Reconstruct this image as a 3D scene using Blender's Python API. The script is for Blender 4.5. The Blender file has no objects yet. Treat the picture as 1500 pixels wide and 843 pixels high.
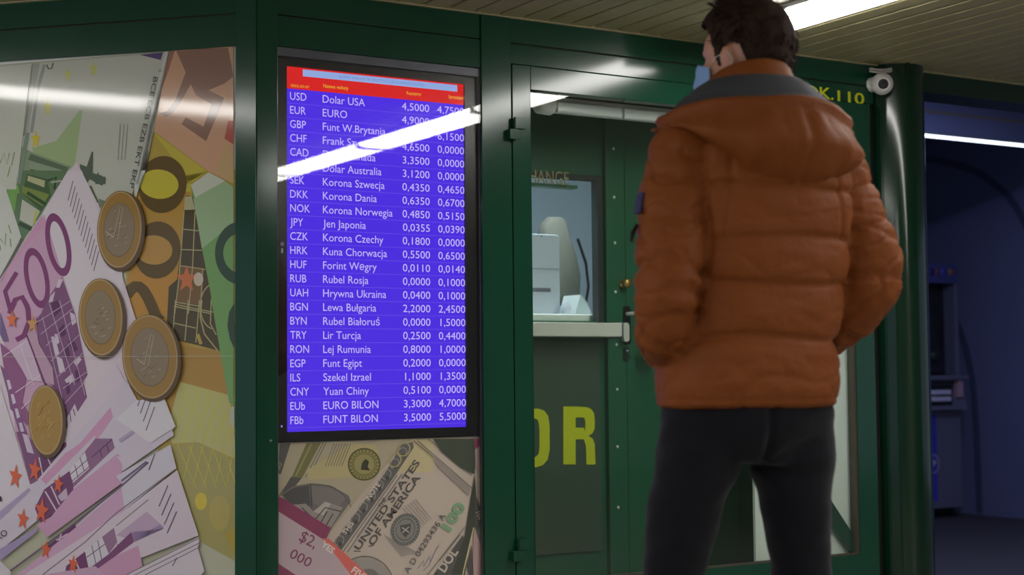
import bpy, bmesh, math, random
import numpy as np
from mathutils import Vector, Matrix, noise
SC = bpy.context.scene
COL = SC.collection
PI = math.pi
# ------------------------------------------------------------------ camera
FPX = 2237.24
Rv = np.array([0.85669778, -0.51573812, -0.00911665])
Uv = np.array([-0.02154113, -0.05342974, 0.99833924])
Fv = np.array([0.5153687, 0.85507862, 0.05688272])
C0 = np.array([-1.70, -4.3, 1.0])
cam_d = bpy.data.cameras.new('camera')
cam = bpy.data.objects.new('camera', cam_d)
COL.objects.link(cam)
cam_d.sensor_width = 36.0
cam_d.lens = FPX * 36.0 / 1500.0
cam_d.clip_start = 0.05
m = Matrix.Identity(4)
for i in range(3):
    m[i][0] = Rv[i]; m[i][1] = Uv[i]; m[i][2] = -Fv[i]; m[i][3] = C0[i]
cam.matrix_world = m
cam_d.dof.use_dof = True
cam_d.dof.focus_distance = 4.85
cam_d.dof.aperture_fstop = 2.8
SC.camera = cam
# ------------------------------------------------------------------ light and exposure
SC.view_settings.view_transform = 'Standard'
SC.view_settings.look = 'None'
SC.view_settings.gamma = 1.0
SC.view_settings.use_curve_mapping = False
SC.view_settings.exposure = 0.0
LAMP = 20.0            # radiance of the fluorescent diffusers in the passage
LED = 4.0             # the cold strip in the machine alcove
world = bpy.data.worlds.new('world'); SC.world = world
world.use_nodes = True
world.node_tree.nodes['Background'].inputs[0].default_value = (0.55, 0.62, 0.8, 1)
world.node_tree.nodes['Background'].inputs[1].default_value = 0.55
SC.cycles.max_bounces = 8
SC.cycles.use_denoising = True
CEIL = 2.187
ROW_X = (1.675, -2.0)

# ------------------------------------------------------------------ helpers
def lin(c):
    c = c / 255.0
    return c / 12.92 if c <= 0.04045 else ((c + 0.055) / 1.055) ** 2.4
def rgb(r, g, b, k=1.0):
    return (min(1, lin(r) * k), min(1, lin(g) * k), min(1, lin(b) * k), 1)
def mat(name, c, rough=0.5, metal=0.0, spec=0.5, bump=None, vary=None, coat=0.0, sheen=0.0, emit=None):
    M = bpy.data.materials.new(name); M.use_nodes = True
    nt = M.node_tree; b = nt.nodes['Principled BSDF']
    b.inputs['Base Color'].default_value = c
    b.inputs['Roughness'].default_value = rough
    b.inputs['Metallic'].default_value = metal
    b.inputs['Specular IOR Level'].default_value = spec
    b.inputs['Coat Weight'].default_value = coat
    b.inputs['Coat Roughness'].default_value = 0.08
    if sheen:
        b.inputs['Sheen Weight'].default_value = sheen
    tc = nt.nodes.new('ShaderNodeTexCoord')
    if vary:      # (scale, amount) soft mottling
        n = nt.nodes.new('ShaderNodeTexNoise'); n.inputs['Scale'].default_value = vary[0]
        n.inputs['Detail'].default_value = 4
        nt.links.new(tc.outputs['Object'], n.inputs['Vector'])
        mr = nt.nodes.new('ShaderNodeMapRange')
        mr.inputs['To Min'].default_value = 1 - vary[1]; mr.inputs['To Max'].default_value = 1 + vary[1]
        nt.links.new(n.outputs['Fac'], mr.inputs['Value'])
        mx = nt.nodes.new('ShaderNodeMix'); mx.data_type = 'RGBA'; mx.blend_type = 'MULTIPLY'
        mx.inputs['Factor'].default_value = 1
        mx.inputs['A'].default_value = c
        nt.links.new(mr.outputs['Result'], mx.inputs['B'])
        nt.links.new(mx.outputs['Result'], b.inputs['Base Color'])
    if bump:      # (scale, strength, distance)
        n2 = nt.nodes.new('ShaderNodeTexNoise'); n2.inputs['Scale'].default_value = bump[0]
        n2.inputs['Detail'].default_value = 3
        nt.links.new(tc.outputs['Object'], n2.inputs['Vector'])
        bp = nt.nodes.new('ShaderNodeBump'); bp.inputs['Strength'].default_value = bump[1]
        bp.inputs['Distance'].default_value = bump[2]
        nt.links.new(n2.outputs['Fac'], bp.inputs['Height'])
        nt.links.new(bp.outputs['Normal'], b.inputs['Normal'])
    if emit:
        b.inputs['Emission Color'].default_value = emit[0]
        b.inputs['Emission Strength'].default_value = emit[1]
    return M
def glass_mat(name, tint=(1, 1, 1, 1), haze=0.0, ior=1.5):
    M = bpy.data.materials.new(name); M.use_nodes = True
    nt = M.node_tree
    for n in list(nt.nodes):
        if n.type != 'OUTPUT_MATERIAL': nt.nodes.remove(n)
    out = [n for n in nt.nodes if n.type == 'OUTPUT_MATERIAL'][0]
    tr = nt.nodes.new('ShaderNodeBsdfTransparent'); tr.inputs['Color'].default_value = tint
    gl = nt.nodes.new('ShaderNodeBsdfGlossy'); gl.inputs['Roughness'].default_value = 0.015
    fr = nt.nodes.new('ShaderNodeFresnel')
    ge = nt.nodes.new('ShaderNodeNewGeometry'); mi = nt.nodes.new('ShaderNodeMapRange')     # a thin pane: same reflectance from both of its faces
    mi.inputs['To Min'].default_value = ior; mi.inputs['To Max'].default_value = 1/ior
    nt.links.new(ge.outputs['Backfacing'], mi.inputs['Value']); nt.links.new(mi.outputs['Result'], fr.inputs['IOR'])
    mx = nt.nodes.new('ShaderNodeMixShader')
    nt.links.new(fr.outputs[0], mx.inputs[0]); nt.links.new(gl.outputs[0], mx.inputs[2])
    if haze:
        df = nt.nodes.new('ShaderNodeBsdfDiffuse'); df.inputs['Color'].default_value = (0.6, 0.6, 0.55, 1)
        tc = nt.nodes.new('ShaderNodeTexCoord')
        no = nt.nodes.new('ShaderNodeTexNoise'); no.inputs['Scale'].default_value = 3.5; no.inputs['Detail'].default_value = 8
        nt.links.new(tc.outputs['Object'], no.inputs['Vector'])
        mr = nt.nodes.new('ShaderNodeMapRange'); mr.inputs['From Min'].default_value = 0.35; mr.inputs['From Max'].default_value = 0.75
        mr.inputs['To Min'].default_value = haze * 0.3; mr.inputs['To Max'].default_value = haze
        nt.links.new(no.outputs['Fac'], mr.inputs['Value'])
        m2 = nt.nodes.new('ShaderNodeMixShader')
        nt.links.new(mr.outputs['Result'], m2.inputs[0]); nt.links.new(tr.outputs[0], m2.inputs[1]); nt.links.new(df.outputs[0], m2.inputs[2])
        nt.links.new(m2.outputs[0], mx.inputs[1])
    else:
        nt.links.new(tr.outputs[0], mx.inputs[1])
    nt.links.new(mx.outputs[0], out.inputs['Surface'])
    return M
def emit_mat(name, c, s):
    M = bpy.data.materials.new(name); M.use_nodes = True
    nt = M.node_tree
    for n in list(nt.nodes):
        if n.type != 'OUTPUT_MATERIAL': nt.nodes.remove(n)
    out = [n for n in nt.nodes if n.type == 'OUTPUT_MATERIAL'][0]
    e = nt.nodes.new('ShaderNodeEmission'); e.inputs[0].default_value = c; e.inputs[1].default_value = s
    nt.links.new(e.outputs[0], out.inputs['Surface'])
    return M
def print_mat(name, rough, spec):
    M = mat(name, (0.5, 0.5, 0.5, 1), rough=rough, spec=spec)
    nt = M.node_tree
    a = nt.nodes.new('ShaderNodeAttribute'); a.attribute_name = 'Col'
    nt.links.new(a.outputs['Color'], nt.nodes['Principled BSDF'].inputs['Base Color'])
    return M

# frames: FB = plane of the front facet (world axes), FA = plane of the left facet turned 45 degrees
S2 = math.sqrt(0.5)
A1 = np.array([S2, -S2, 0.0]); NA = np.array([S2, S2, 0.0])
def FB(x, y, z): return (x, y, z)
def FA(x, y, z): return (A1[0]*x + NA[0]*y, A1[1]*x + NA[1]*y, z)
def pray(px, py): return (px-750)/FPX*Rv - (py-421.5)/FPX*Uv + Fv
def onB(px, py, y=0.0):          # where that spot of the front facet's plane (or one parallel to it) lies
    d = pray(px, py); t = (y - C0[1]) / d[1]; return C0 + t*d
def onA(px, py, off=0.0):
    d = pray(px, py); t = (off - C0 @ NA) / (d @ NA); return C0 + t*d
def onXp(px, py, x):
    d = pray(px, py); t = (x - C0[0]) / d[0]; return C0 + t*d

def wloc(o):
    v = Vector((0, 0, 0))
    while o is not None:
        v += o.location; o = o.parent
    return v
class MB:
    def __init__(s): s.v = []; s.f = []; s.mi = []; s.sm = []
    def add(s, vs, fs, mi=0, smooth=False):
        b = len(s.v); s.v += [tuple(float(c) for c in v) for v in vs]
        for f in fs:
            s.f.append([b+i for i in f]); s.mi.append(mi); s.sm.append(smooth)
        return s
    def box(s, x0, x1, y0, y1, z0, z1, fr=FB, mi=0):
        vs = [fr(x, y, z) for z in (z0, z1) for y in (y0, y1) for x in (x0, x1)]
        return s.add(vs, [(0,2,3,1),(4,5,7,6),(0,1,5,4),(2,6,7,3),(0,4,6,2),(1,3,7,5)], mi)
    def rbox(s, x0, x1, y0, y1, z0, z1, r=0.005, seg=3, fr=FB, mi=0, axis='y'):
        # box with rounded outline, extruded along an axis
        a = {'x': (y0, y1, z0, z1), 'y': (x0, x1, z0, z1), 'z': (x0, x1, y0, y1)}[axis]
        pts = []
        for cx, cz, a0 in ((a[1]-r, a[3]-r, 0), (a[0]+r, a[3]-r, 90), (a[0]+r, a[2]+r, 180), (a[1]-r, a[2]+r, 270)):
            for k in range(seg+1):
                t = math.radians(a0 + 90*k/seg); pts.append((cx + r*math.cos(t), cz + r*math.sin(t)))
        e = {'x': (x0, x1), 'y': (y0, y1), 'z': (z0, z1)}[axis]
        mk = {'x': lambda p, q: fr(q, p[0], p[1]), 'y': lambda p, q: fr(p[0], q, p[1]), 'z': lambda p, q: fr(p[0], p[1], q)}[axis]
        n = len(pts)
        vs = [mk(p, e[0]) for p in pts] + [mk(p, e[1]) for p in pts]
        fs = [tuple(range(n)), tuple(range(2*n-1, n-1, -1))]
        s.add(vs, fs, mi)
        b = len(s.v) - 2*n
        for i in range(n):
            s.f.append([b+i, b+n+i, b+n+(i+1) % n, b+(i+1) % n]); s.mi.append(mi); s.sm.append(False)
        return s
    def prism(s, pts, off, mi=0):     # polygon of 3-D points pushed along a vector
        n = len(pts); off = np.array(off, float)
        vs = [tuple(p) for p in pts] + [tuple(np.array(p, float)+off) for p in pts]
        fs = [tuple(range(n)), tuple(range(2*n-1, n-1, -1))] + [(i, n+i, n+(i+1) % n, (i+1) % n) for i in range(n)]
        return s.add(vs, fs, mi)
    def tube(s, path, r, n=10, mi=0, caps=True, smooth=True):
        P = [Vector(p) for p in path]; m_ = len(P)
        rs = r if hasattr(r, '__len__') else [r]*m_
        vs = []; up = None
        for i, p in enumerate(P):
            t = (P[min(i+1, m_-1)] - P[max(i-1, 0)]).normalized()
            if up is None:
                up = Vector((0, 0, 1)) if abs(t.z) < 0.9 else Vector((1, 0, 0))
            a = (up - t*up.dot(t)).normalized(); up = a; c = t.cross(a)
            for k in range(n):
                w = 2*PI*k/n; vs.append(p + (a*math.cos(w) + c*math.sin(w))*rs[i])
        fs = [(i*n+k, i*n+(k+1) % n, (i+1)*n+(k+1) % n, (i+1)*n+k) for i in range(m_-1) for k in range(n)]
        s.add(vs, fs, mi, smooth)
        if caps:
            b = len(s.v) - m_*n
            s.f += [[b+k for k in range(n)][::-1], [b+(m_-1)*n+k for k in range(n)]]; s.mi += [mi]*2; s.sm += [False]*2
        return s
    def lathe(s, prof, cen=(0, 0, 0), ax='z', n=24, mi=0, smooth=True, fr=None):
        # prof: list of (radius, height) along the axis
        vs = []
        for r_, h in prof:
            for k in range(n):
                w = 2*PI*k/n; a, b = r_*math.cos(w), r_*math.sin(w)
                q = {'z': (a, b, h), 'y': (a, h, b), 'x': (h, a, b)}[ax]
                q = (q[0]+cen[0], q[1]+cen[1], q[2]+cen[2])
                vs.append(fr(*q) if fr else q)
        m_ = len(prof)
        fs = [(i*n+k, i*n+(k+1) % n, (i+1)*n+(k+1) % n, (i+1)*n+k) for i in range(m_-1) for k in range(n)]
        s.add(vs, fs, mi, smooth)
        b = len(s.v) - m_*n
        if prof[0][0] > 1e-6: s.f.append([b+k for k in range(n)][::-1]); s.mi.append(mi); s.sm.append(False)
        if prof[-1][0] > 1e-6: s.f.append([b+(m_-1)*n+k for k in range(n)]); s.mi.append(mi); s.sm.append(False)
        return s
    def ball(s, c, r, nu=20, nv=12, mi=0, rot=None):
        vs = []
        rr = r if hasattr(r, '__len__') else (r, r, r)
        for j in range(nv+1):
            th = PI*j/nv
            for i in range(nu):
                ph = 2*PI*i/nu
                q = Vector((rr[0]*math.sin(th)*math.cos(ph), rr[1]*math.sin(th)*math.sin(ph), rr[2]*math.cos(th)))
                if rot is not None: q = rot @ q
                vs.append(q + Vector(c))
        fs = []
        for j in range(nv):
            for i in range(nu):
                a, b, c_, d = j*nu+i, j*nu+(i+1) % nu, (j+1)*nu+(i+1) % nu, (j+1)*nu+i
                fs.append((a, d, c_) if j == 0 else ((a, d, b) if j == nv-1 else (a, d, c_, b)))
        return s.add(vs, fs, mi, True)
    def build(s, name, mats, parent=None, bevel=0, local=False, fixn=True):
        me = bpy.data.meshes.new(name)
        off = Vector((0, 0, 0)) if (parent is None or local) else wloc(parent)
        me.from_pydata([Vector(v) - off for v in s.v], [], s.f)
        for M in (mats if isinstance(mats, (list, tuple)) else [mats]): me.materials.append(M)
        me.polygons.foreach_set('material_index', s.mi); me.polygons.foreach_set('use_smooth', s.sm)
        if fixn:
            bm = bmesh.new(); bm.from_mesh(me)
            bmesh.ops.remove_doubles(bm, verts=bm.verts, dist=1e-6)
            bmesh.ops.recalc_face_normals(bm, faces=bm.faces)
            for e in bm.edges:
                if any(not f.smooth for f in e.link_faces): e.smooth = False
            bm.to_mesh(me); bm.free()
        me.update()
        o = bpy.data.objects.new(name, me); COL.objects.link(o)
        if parent is not None: o.parent = parent
        if bevel:
            bv = o.modifiers.new('bevel', 'BEVEL'); bv.width = bevel; bv.segments = 2; bv.limit_method = 'ANGLE'
        return o
def recenter(o):
    # put a single-mesh thing's origin at its base
    me = o.data; n = len(me.vertices); co = np.empty(n*3); me.vertices.foreach_get('co', co); co = co.reshape(-1, 3)
    c = (co.min(0)+co.max(0))/2; c[2] = co[:, 2].min()
    co -= c; me.vertices.foreach_set('co', co.ravel()); me.update(); o.location = c
    return o
def tag(o, label=None, cat=None, group=None, kind=None):
    if label: o['label'] = label
    if cat: o['category'] = cat
    if group: o['group'] = group
    if kind: o['kind'] = kind
    return o
def thing(name, loc, label, cat, group=None):
    o = bpy.data.objects.new(name, None); COL.objects.link(o); o.location = loc
    o.empty_display_size = 0.05
    return tag(o, label, cat, group)
def struct(name, mb, m_, label=None, bevel=0):
    o = mb.build(name, m_, bevel=bevel); o['kind'] = 'structure'
    tag(o, label, name.split('_')[0]); return o
def copy_tree(o, parent=None):
    c = o.copy(); COL.objects.link(c)
    if parent is not None: c.parent = parent
    for ch in list(o.children): copy_tree(ch, c)
    return c

# text as flat mesh data: list of 2-D vertices and faces, in units of the font size
_fonts = {}
def text_mesh(t, bold=0.0):
    k = (t, bold)
    if k in _fonts: return _fonts[k]
    cu = bpy.data.curves.new('lettering', 'FONT'); cu.body = t; cu.size = 1.0; cu.offset = bold; cu.resolution_u = 3
    o = bpy.data.objects.new('lettering', cu); COL.objects.link(o)
    dg = bpy.context.evaluated_depsgraph_get(); me = bpy.data.meshes.new_from_object(o.evaluated_get(dg))
    vs = [(v.co.x, v.co.y) for v in me.vertices]; fs = [tuple(p.vertices) for p in me.polygons]
    bpy.data.objects.remove(o); bpy.data.curves.remove(cu); bpy.data.meshes.remove(me)
    _fonts[k] = (vs, fs); return vs, fs
def text_on(mb, t, x, z, h, y, w=None, align='l', bold=0.0, fr=FB, mi=0, depth=0.0):
    # letters standing on a vertical plane; h = capital height
    vs, fs = text_mesh(t, bold)
    if not vs: return 0
    cap = 0.70
    k = h / cap
    x0 = min(v[0] for v in vs); x1 = max(v[0] for v in vs)
    kx = k if w is None else w / (x1 - x0)
    ww = (x1 - x0)*kx
    ox = x if align == 'l' else (x - ww if align == 'r' else x - ww/2)
    V = [fr(ox + (v[0]-x0)*kx, y, z + v[1]*k) for v in vs]
    if not depth:
        mb.add(V, fs, mi)
    else:
        V2 = [fr(ox + (v[0]-x0)*kx, y+depth, z + v[1]*k) for v in vs]
        n = len(V)
        ed = {}
        for f in fs:
            for a, b in zip(f, f[1:]+f[:1]): ed[(a, b)] = 1
        side = [(a, b, n+b, n+a) for (a, b) in ed if (b, a) not in ed]
        mb.add(V+V2, list(fs) + [tuple(n+i for i in f[::-1]) for f in fs] + side, mi)
    return kx

# printed artwork: stacked flat colour shapes on one sheet, one mesh
class Print:
    def __init__(s, place, k=1.0): s.place = place; s.v = []; s.f = []; s.c = []; s.n = 0; s.k = k
    def poly(s, pts, c):
        b = len(s.v); s.n += 1
        s.v += [(x, y, s.n) for x, y in pts]; s.f.append(list(range(b, b+len(pts)))); s.c.append(c)
    def strip(s, L, R_, c, closed=False):
        b = len(s.v); n = len(L); s.n += 1
        s.v += [(x, y, s.n) for x, y in L] + [(x, y, s.n) for x, y in R_]
        for i in range(n if closed else n-1):
            j = (i+1) % n; s.f.append([b+i, b+j, b+n+j, b+n+i]); s.c.append(c)
    def line(s, pts, w, c):
        P = [np.array(p, float) for p in pts]; L = []; R_ = []
        for i, p in enumerate(P):
            t = P[min(i+1, len(P)-1)] - P[max(i-1, 0)]; t /= np.hypot(*t) + 1e-9
            nn = np.array([-t[1], t[0]])*w/2; L.append(tuple(p+nn)); R_.append(tuple(p-nn))
        s.strip(L, R_, c)
    def lines(s, segs, w, c):
        for a in segs: s.line(a, w, c)
    def ell(s, cx, cy, rx, ry, c, ang=0, n=36, a0=0, a1=360):
        s.poly(s._e(cx, cy, rx, ry, ang, n, a0, a1), c)
    def _e(s, cx, cy, rx, ry, ang, n, a0=0, a1=360):
        t = math.radians(ang); o = []
        full = abs(a1-a0) >= 360
        for i in range(n if full else n+1):
            w = math.radians(a0 + (a1-a0)*i/n); x, y = rx*math.cos(w), ry*math.sin(w)
            o.append((cx + x*math.cos(t) - y*math.sin(t), cy + x*math.sin(t) + y*math.cos(t)))
        return o
    def ring(s, cx, cy, rx, ry, wx, wy, c, ang=0, a0=0, a1=360, n=40):
        full = abs(a1-a0) >= 360
        s.strip(s._e(cx, cy, rx, ry, ang, n, a0, a1), s._e(cx, cy, rx-wx, ry-wy, ang, n, a0, a1), c, closed=full)
    def star(s, cx, cy, r, c, sy=1.0, ang=-90):
        s.poly([(cx + r*(1 if i % 2 == 0 else 0.42)*math.cos(math.radians(ang+36*i)),
                 cy + sy*r*(1 if i % 2 == 0 else 0.42)*math.sin(math.radians(ang+36*i))) for i in range(10)], c)
    def text(s, t, x, y, dx, dy, h, c, ux=None, uy=None, bold=0.0, length=None):
        # baseline starts at x,y and runs along dx,dy; capital height h
        vs, fs = text_mesh(t, bold)
        l = math.hypot(dx, dy); dx, dy = dx/l, dy/l
        if ux is None: ux, uy = dy, -dx
        lu = math.hypot(ux, uy); ux, uy = ux/lu, uy/lu
        k = h/0.7
        w = max(v[0] for v in vs)
        kx = k if length is None else length/w
        b = len(s.v); s.n += 1
        s.v += [(x + v[0]*kx*dx + v[1]*k*ux, y + v[0]*kx*dy + v[1]*k*uy, s.n) for v in vs]
        for f in fs: s.f.append([b+i for i in f]); s.c.append(c)
    def build(s, name, M, parent, step=0.00004):
        V = [s.place(x, y, -n*step) for x, y, n in s.v]
        me = bpy.data.meshes.new(name); off = wloc(parent)
        me.from_pydata([Vector(v)-off for v in V], [], s.f)
        me.materials.append(M)
        a = me.color_attributes.new('Col', 'FLOAT_COLOR', 'CORNER')
        data = []
        for p, c in zip(me.polygons, s.c):
            mn = 0.12*(c[0]+c[1]+c[2])/3
            cc = rgb(c[0]*.88+mn, c[1]*.88+mn, c[2]*.88+mn, s.k)
            data += list(cc)*p.loop_total
        a.data.foreach_set('color', data)
        me.update()
        o = bpy.data.objects.new(name, me); COL.objects.link(o); o.parent = parent
        return o
def crop(x0, y0, k=4.0167):
    return lambda *q: [(x0 + q[i]/k, y0 + q[i+1]/k) for i in range(0, len(q), 2)]

# ------------------------------------------------------------------ materials
GREEN = mat('green_paint', rgb(21, 70, 51), rough=0.14, spec=0.5, vary=(6, 0.12), bump=(60, 0.03, 0.001))
GREEN_DARK = mat('dark_green_paint', rgb(14, 48, 34), rough=0.3, vary=(5, 0.1))
GREEN_GLOSS = mat('gloss_green_paint', rgb(10, 42, 27), rough=0.13, spec=0.45, coat=0.1, vary=(4, 0.1))
GREEN_IN = mat('inner_green_paint', rgb(24, 94, 64), rough=0.4, vary=(5, 0.1))
PANEL_GREY = mat('grey_green_board', rgb(64, 86, 68), rough=0.5, vary=(3, 0.15))
BLACK = mat('black_plastic', rgb(20, 20, 22), rough=0.25)
RUBBER = mat('black_rubber', rgb(10, 10, 10), rough=0.6)
ALU = mat('brushed_aluminium', rgb(150, 155, 165), rough=0.35, metal=0.7)
SILVER = mat('satin_silver', rgb(225, 225, 215), rough=0.4, metal=0.1, vary=(9, 0.1))
BRASS = mat('brass', rgb(190, 150, 80), rough=0.3, metal=0.8)
WHITE = mat('white_plastic', rgb(232, 230, 226), rough=0.4)
WHITE_BOARD = mat('white_board', rgb(235, 240, 234), rough=0.5, vary=(4, 0.04))
SLAT = mat('beige_slat_paint', rgb(172, 164, 126), rough=0.35, spec=0.4, vary=(2.5, 0.06))
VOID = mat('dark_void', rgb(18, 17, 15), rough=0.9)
FLOOR_M = mat('grey_terrazzo', rgb(150, 146, 138), rough=0.4, vary=(30, 0.2))
TILE = mat('pale_tile', rgb(205, 200, 188), rough=0.4, vary=(2, 0.08))
YELLOW = mat('yellow_vinyl', rgb(214, 222, 34), rough=0.4, vary=(6, 0.06))
GLASS = glass_mat('display_glass', ior=1.45)
DOOR_GLASS = glass_mat('door_glass', tint=(0.95, 0.98, 0.96, 1), haze=0.012)
LAMP_M = emit_mat('lamp_diffuser', (1.0, 0.97, 0.93, 1), LAMP)
LED_M = emit_mat('led_diffuser', (0.72, 0.82, 1.0, 1), LED)
# ================================================================== large structure
struct('floor', MB().box(-7, 10, -9, 7, -0.1, 0), FLOOR_M, 'grey underpass floor')
# ceiling: narrow beige slats running across the passage, dark void above the gaps
mb = MB(); p = 0.094; i0 = -62; mb2 = MB()
def slat(x0, x1, ya, yb0, yb1, z):
    # folded strip with soft lower edges and a shallow raised lip
    prof = [(x0, 0.022), (x0, 0.004), (x0+0.004, 0.0), (x1-0.006, 0.0), (x1-0.002, 0.003), (x1, 0.022)]
    n = len(prof); vs = []
    for k in (0, 1):
        for (x, h) in prof:
            tt = (x-x0)/(x1-x0); yb = yb0 + (yb1-yb0)*tt
            vs.append((x, ya if k == 0 else yb, z+h))
    mb.add(vs, [(i, i+1, n+i+1, n+i) for i in range(n-1)], 0)
for i in range(i0, 95):
    x0 = 0.8495 + 0.0005 + p*i; x1 = x0 + p - 0.011
    if x0 > 9.4: break
    e0 = max(-x0, 0) if x0 < 0 else 0; e1 = max(-x1, 0)
    slat(x0, x1, -9, e0 - 0.004, e1 - 0.004, CEIL)
struct('ceiling', mb, SLAT, 'beige slatted ceiling of the underpass')
struct('trim_1', MB().box(0, 9.5, -0.012, 0.004, CEIL-0.004, CEIL+0.03).box(-7, 0, -0.012, 0.004, CEIL-0.004, CEIL+0.03, FA), SLAT, 'thin beige edge trim where slats meet the kiosk')
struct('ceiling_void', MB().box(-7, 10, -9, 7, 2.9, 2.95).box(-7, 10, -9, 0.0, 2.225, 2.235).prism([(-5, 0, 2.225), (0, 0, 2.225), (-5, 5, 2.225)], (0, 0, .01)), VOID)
struct('wall_opposite', MB().box(-7, 10, -9.1, -9, 0, 2.3), TILE, 'pale tiled wall across the passage')

# ------------------------------------------------------------ kiosk shell
# left facet: corner post, top beam, trim, lower rail
mb = MB()
mb.box(-0.068, 0.0, -0.004, 0.09, 0, CEIL+0.06, FA)
mb.box(-2.6, -0.068, 0.004, 0.09, 2.003, 2.100, FA)
mb.box(-2.6, -0.068, 0.000, 0.09, 2.1035, CEIL+0.06, FA)
mb.box(-2.6, -0.068, 0.004, 0.09, 0.0, 0.30, FA)
mb.box(-2.6, -1.45, 0.002, 0.09, 0.30, 2.003, FA)
mb.box(-2.6, -0.06, 0.06, 0.10, 0.30, 2.003, FA)
struct('wall_left', mb, GREEN, 'dark green metal frame around the euro poster', bevel=0.0015)
struct('trim_2', MB().box(-2.6, -0.068, 0.012, 0.06, 2.100, 2.1035, FA), mat('seam_brown', rgb(70, 50, 44), rough=0.6))
mb = MB()
mb.box(0.0, 0.066, -0.004, 0.09, 0, CEIL+0.06)
mb.box(0.066, 0.779, 0.0, 0.09, 2.006, 2.100)
mb.box(0.066, 0.779, 0.0, 0.09, 0.0, 0.30)
mb.box(0.066, 0.779, 0.075, 0.10, 0.30, 2.006)
mb.box(0.779, 0.892, -0.006, 0.09, 0.0, CEIL+0.06)
mb.box(0.892, 2.54, 0.004, 0.09, 2.0335, 2.100)
mb.box(0.066, 0.777, -0.001, 0.09, 2.1035, CEIL+0.06)
mb.box(0.894, 2.54, 0.0, 0.09, 2.1035, CEIL+0.06)
mb.box(0.892, 2.54, 0.02, 0.09, 0.0, 0.05)
struct('wall_front', mb, GREEN, 'dark green metal frame of the kiosk front', bevel=0.0015)
struct('trim_3', MB().box(0.066, 0.779, 0.012, 0.06, 2.100, 2.1035).box(0.892, 2.54, 0.012, 0.06, 2.100, 2.1035), bpy.data.materials['seam_brown'])
struct('floor_alcove', MB().box(2.6, 6.5, 0.1, 4.0, 0.0, 0.006), mat('dark_mat', rgb(62, 60, 66), rough=0.6, vary=(8, 0.1)), 'dark floor of the alcove')
# beam from the column to the right over the alcove
struct('trim_4', MB().box(2.78, 9.5, 0.0, 0.16, 2.107, CEIL+0.06), GREEN_DARK, 'dark green beam over the alcove opening', bevel=0.002)

# inside of the kiosk
YP = 0.45      # the inner partition with the cashier window
def B(px, py, y=YP): return onB(px, py, y)
wx0 = B(777, 262)[0]-0.25; wx1 = B(872, 262)[0]; wz1 = B(860, 264)[2]; wz0 = B(830, 471)[2]
mb = MB()
mb.box(0.80, wx1+0.02, YP, YP+0.04, wz1, 2.2)
mb.box(0.80, wx1+0.02, YP, YP+0.04, 0, wz0)
mb.box(wx1+0.02, 2.55, YP, YP+0.04, 0, 2.2)
mb.box(0.80, 0.86, YP, YP+0.04, wz0, wz1)
struct('wall_partition', mb, GREEN_IN, 'green inner partition behind the door glass')
struct('wall_vestibule', MB().box(0.85, 0.88, 0.09, YP, 0, 2.2).box(2.54, 2.57, 0.15, YP, 0, 2.2), GREEN_IN)
struct('ceiling_vestibule', MB().box(0.8, 2.6, 0.09, 2.2, 2.2, 2.23), GREEN_DARK)
BOOTH = mat('pale_blue_wall', rgb(206, 214, 224), rough=0.6, vary=(2, 0.06))
struct('wall_booth', MB().box(0.3, 2.6, 1.75, 1.80, 0, 2.2).box(0.27, 0.3, YP, 1.8, 0, 2.2).box(2.53, 2.56, YP, 1.8, 0, 2.2), BOOTH, 'pale blue wall inside the cashier booth')
struct('window_1', MB().box(wx1, wx1+0.022, YP-0.012, YP+0.03, wz0-0.02, wz1+0.02).box(0.86, wx1, YP-0.012, YP+0.03, wz1, wz1+0.016), mat('window_frame_dark', rgb(44, 52, 50), rough=0.35), 'dark frame of the cashier window', bevel=0.002)

# ------------------------------------------------------------ door leaf (facet B)
d1 = MB()
d1.box(0.897, 0.969, -0.004, 0.045, 0.06, 2.030)
d1.box(2.412, 2.510, -0.004, 0.045, 0.06, 2.030)
d1.box(0.969, 2.412, -0.004, 0.045, 1.950, 2.030)
d1.box(0.969, 2.412, -0.004, 0.045, 0.06, 0.310)
door = struct('door_1', d1, GREEN, 'large green framed glass door of the kiosk', bevel=0.002)
MB().box(0.965, 2.414, 0.016, 0.022, 0.306, 1.954).build('glass_pane', DOOR_GLASS, door)
MB().box(2.400, 2.412, 0.0, 0.03, 0.31, 1.95).box(0.969, 2.398, 0.0, 0.014, 0.31, 0.318).build('glazing_gasket', mat('brown_gasket', rgb(70, 66, 56), rough=0.6), door)
# hinges: two interlocking knuckle blocks each
for px, py in ((750, 190), (756, 805)):
    c = onB(px, py)
    h = MB().rbox(0.872, 0.912, -0.030, -0.004, c[2]-0.036, c[2]-0.002, 0.004).rbox(0.893, 0.935, -0.030, -0.004, c[2]+0.000, c[2]+0.036, 0.004)
    hg = h.build('hinge', GREEN, door, bevel=0.001)
    MB().tube([(0.897, -0.022, c[2]-0.040), (0.897, -0.022, c[2]+0.038)], 0.006).build('hinge_pin', GREEN_DARK, hg)
# diagonal brace across the lower right of the leaf
pts = [onB(1200, 706, 0.024), onB(1262, 786, 0.024), onB(1262, 816, 0.024), onB(1200, 749, 0.024)]
pts[1][0] = pts[2][0] = 2.412
MB().prism(pts, (0, 0.018, 0)).build('brace', GREEN, door, bevel=0.001)
struct('trim_5', MB().box(2.512, 2.535, 0.006, 0.048, 0.0, 2.1), RUBBER)

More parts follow.
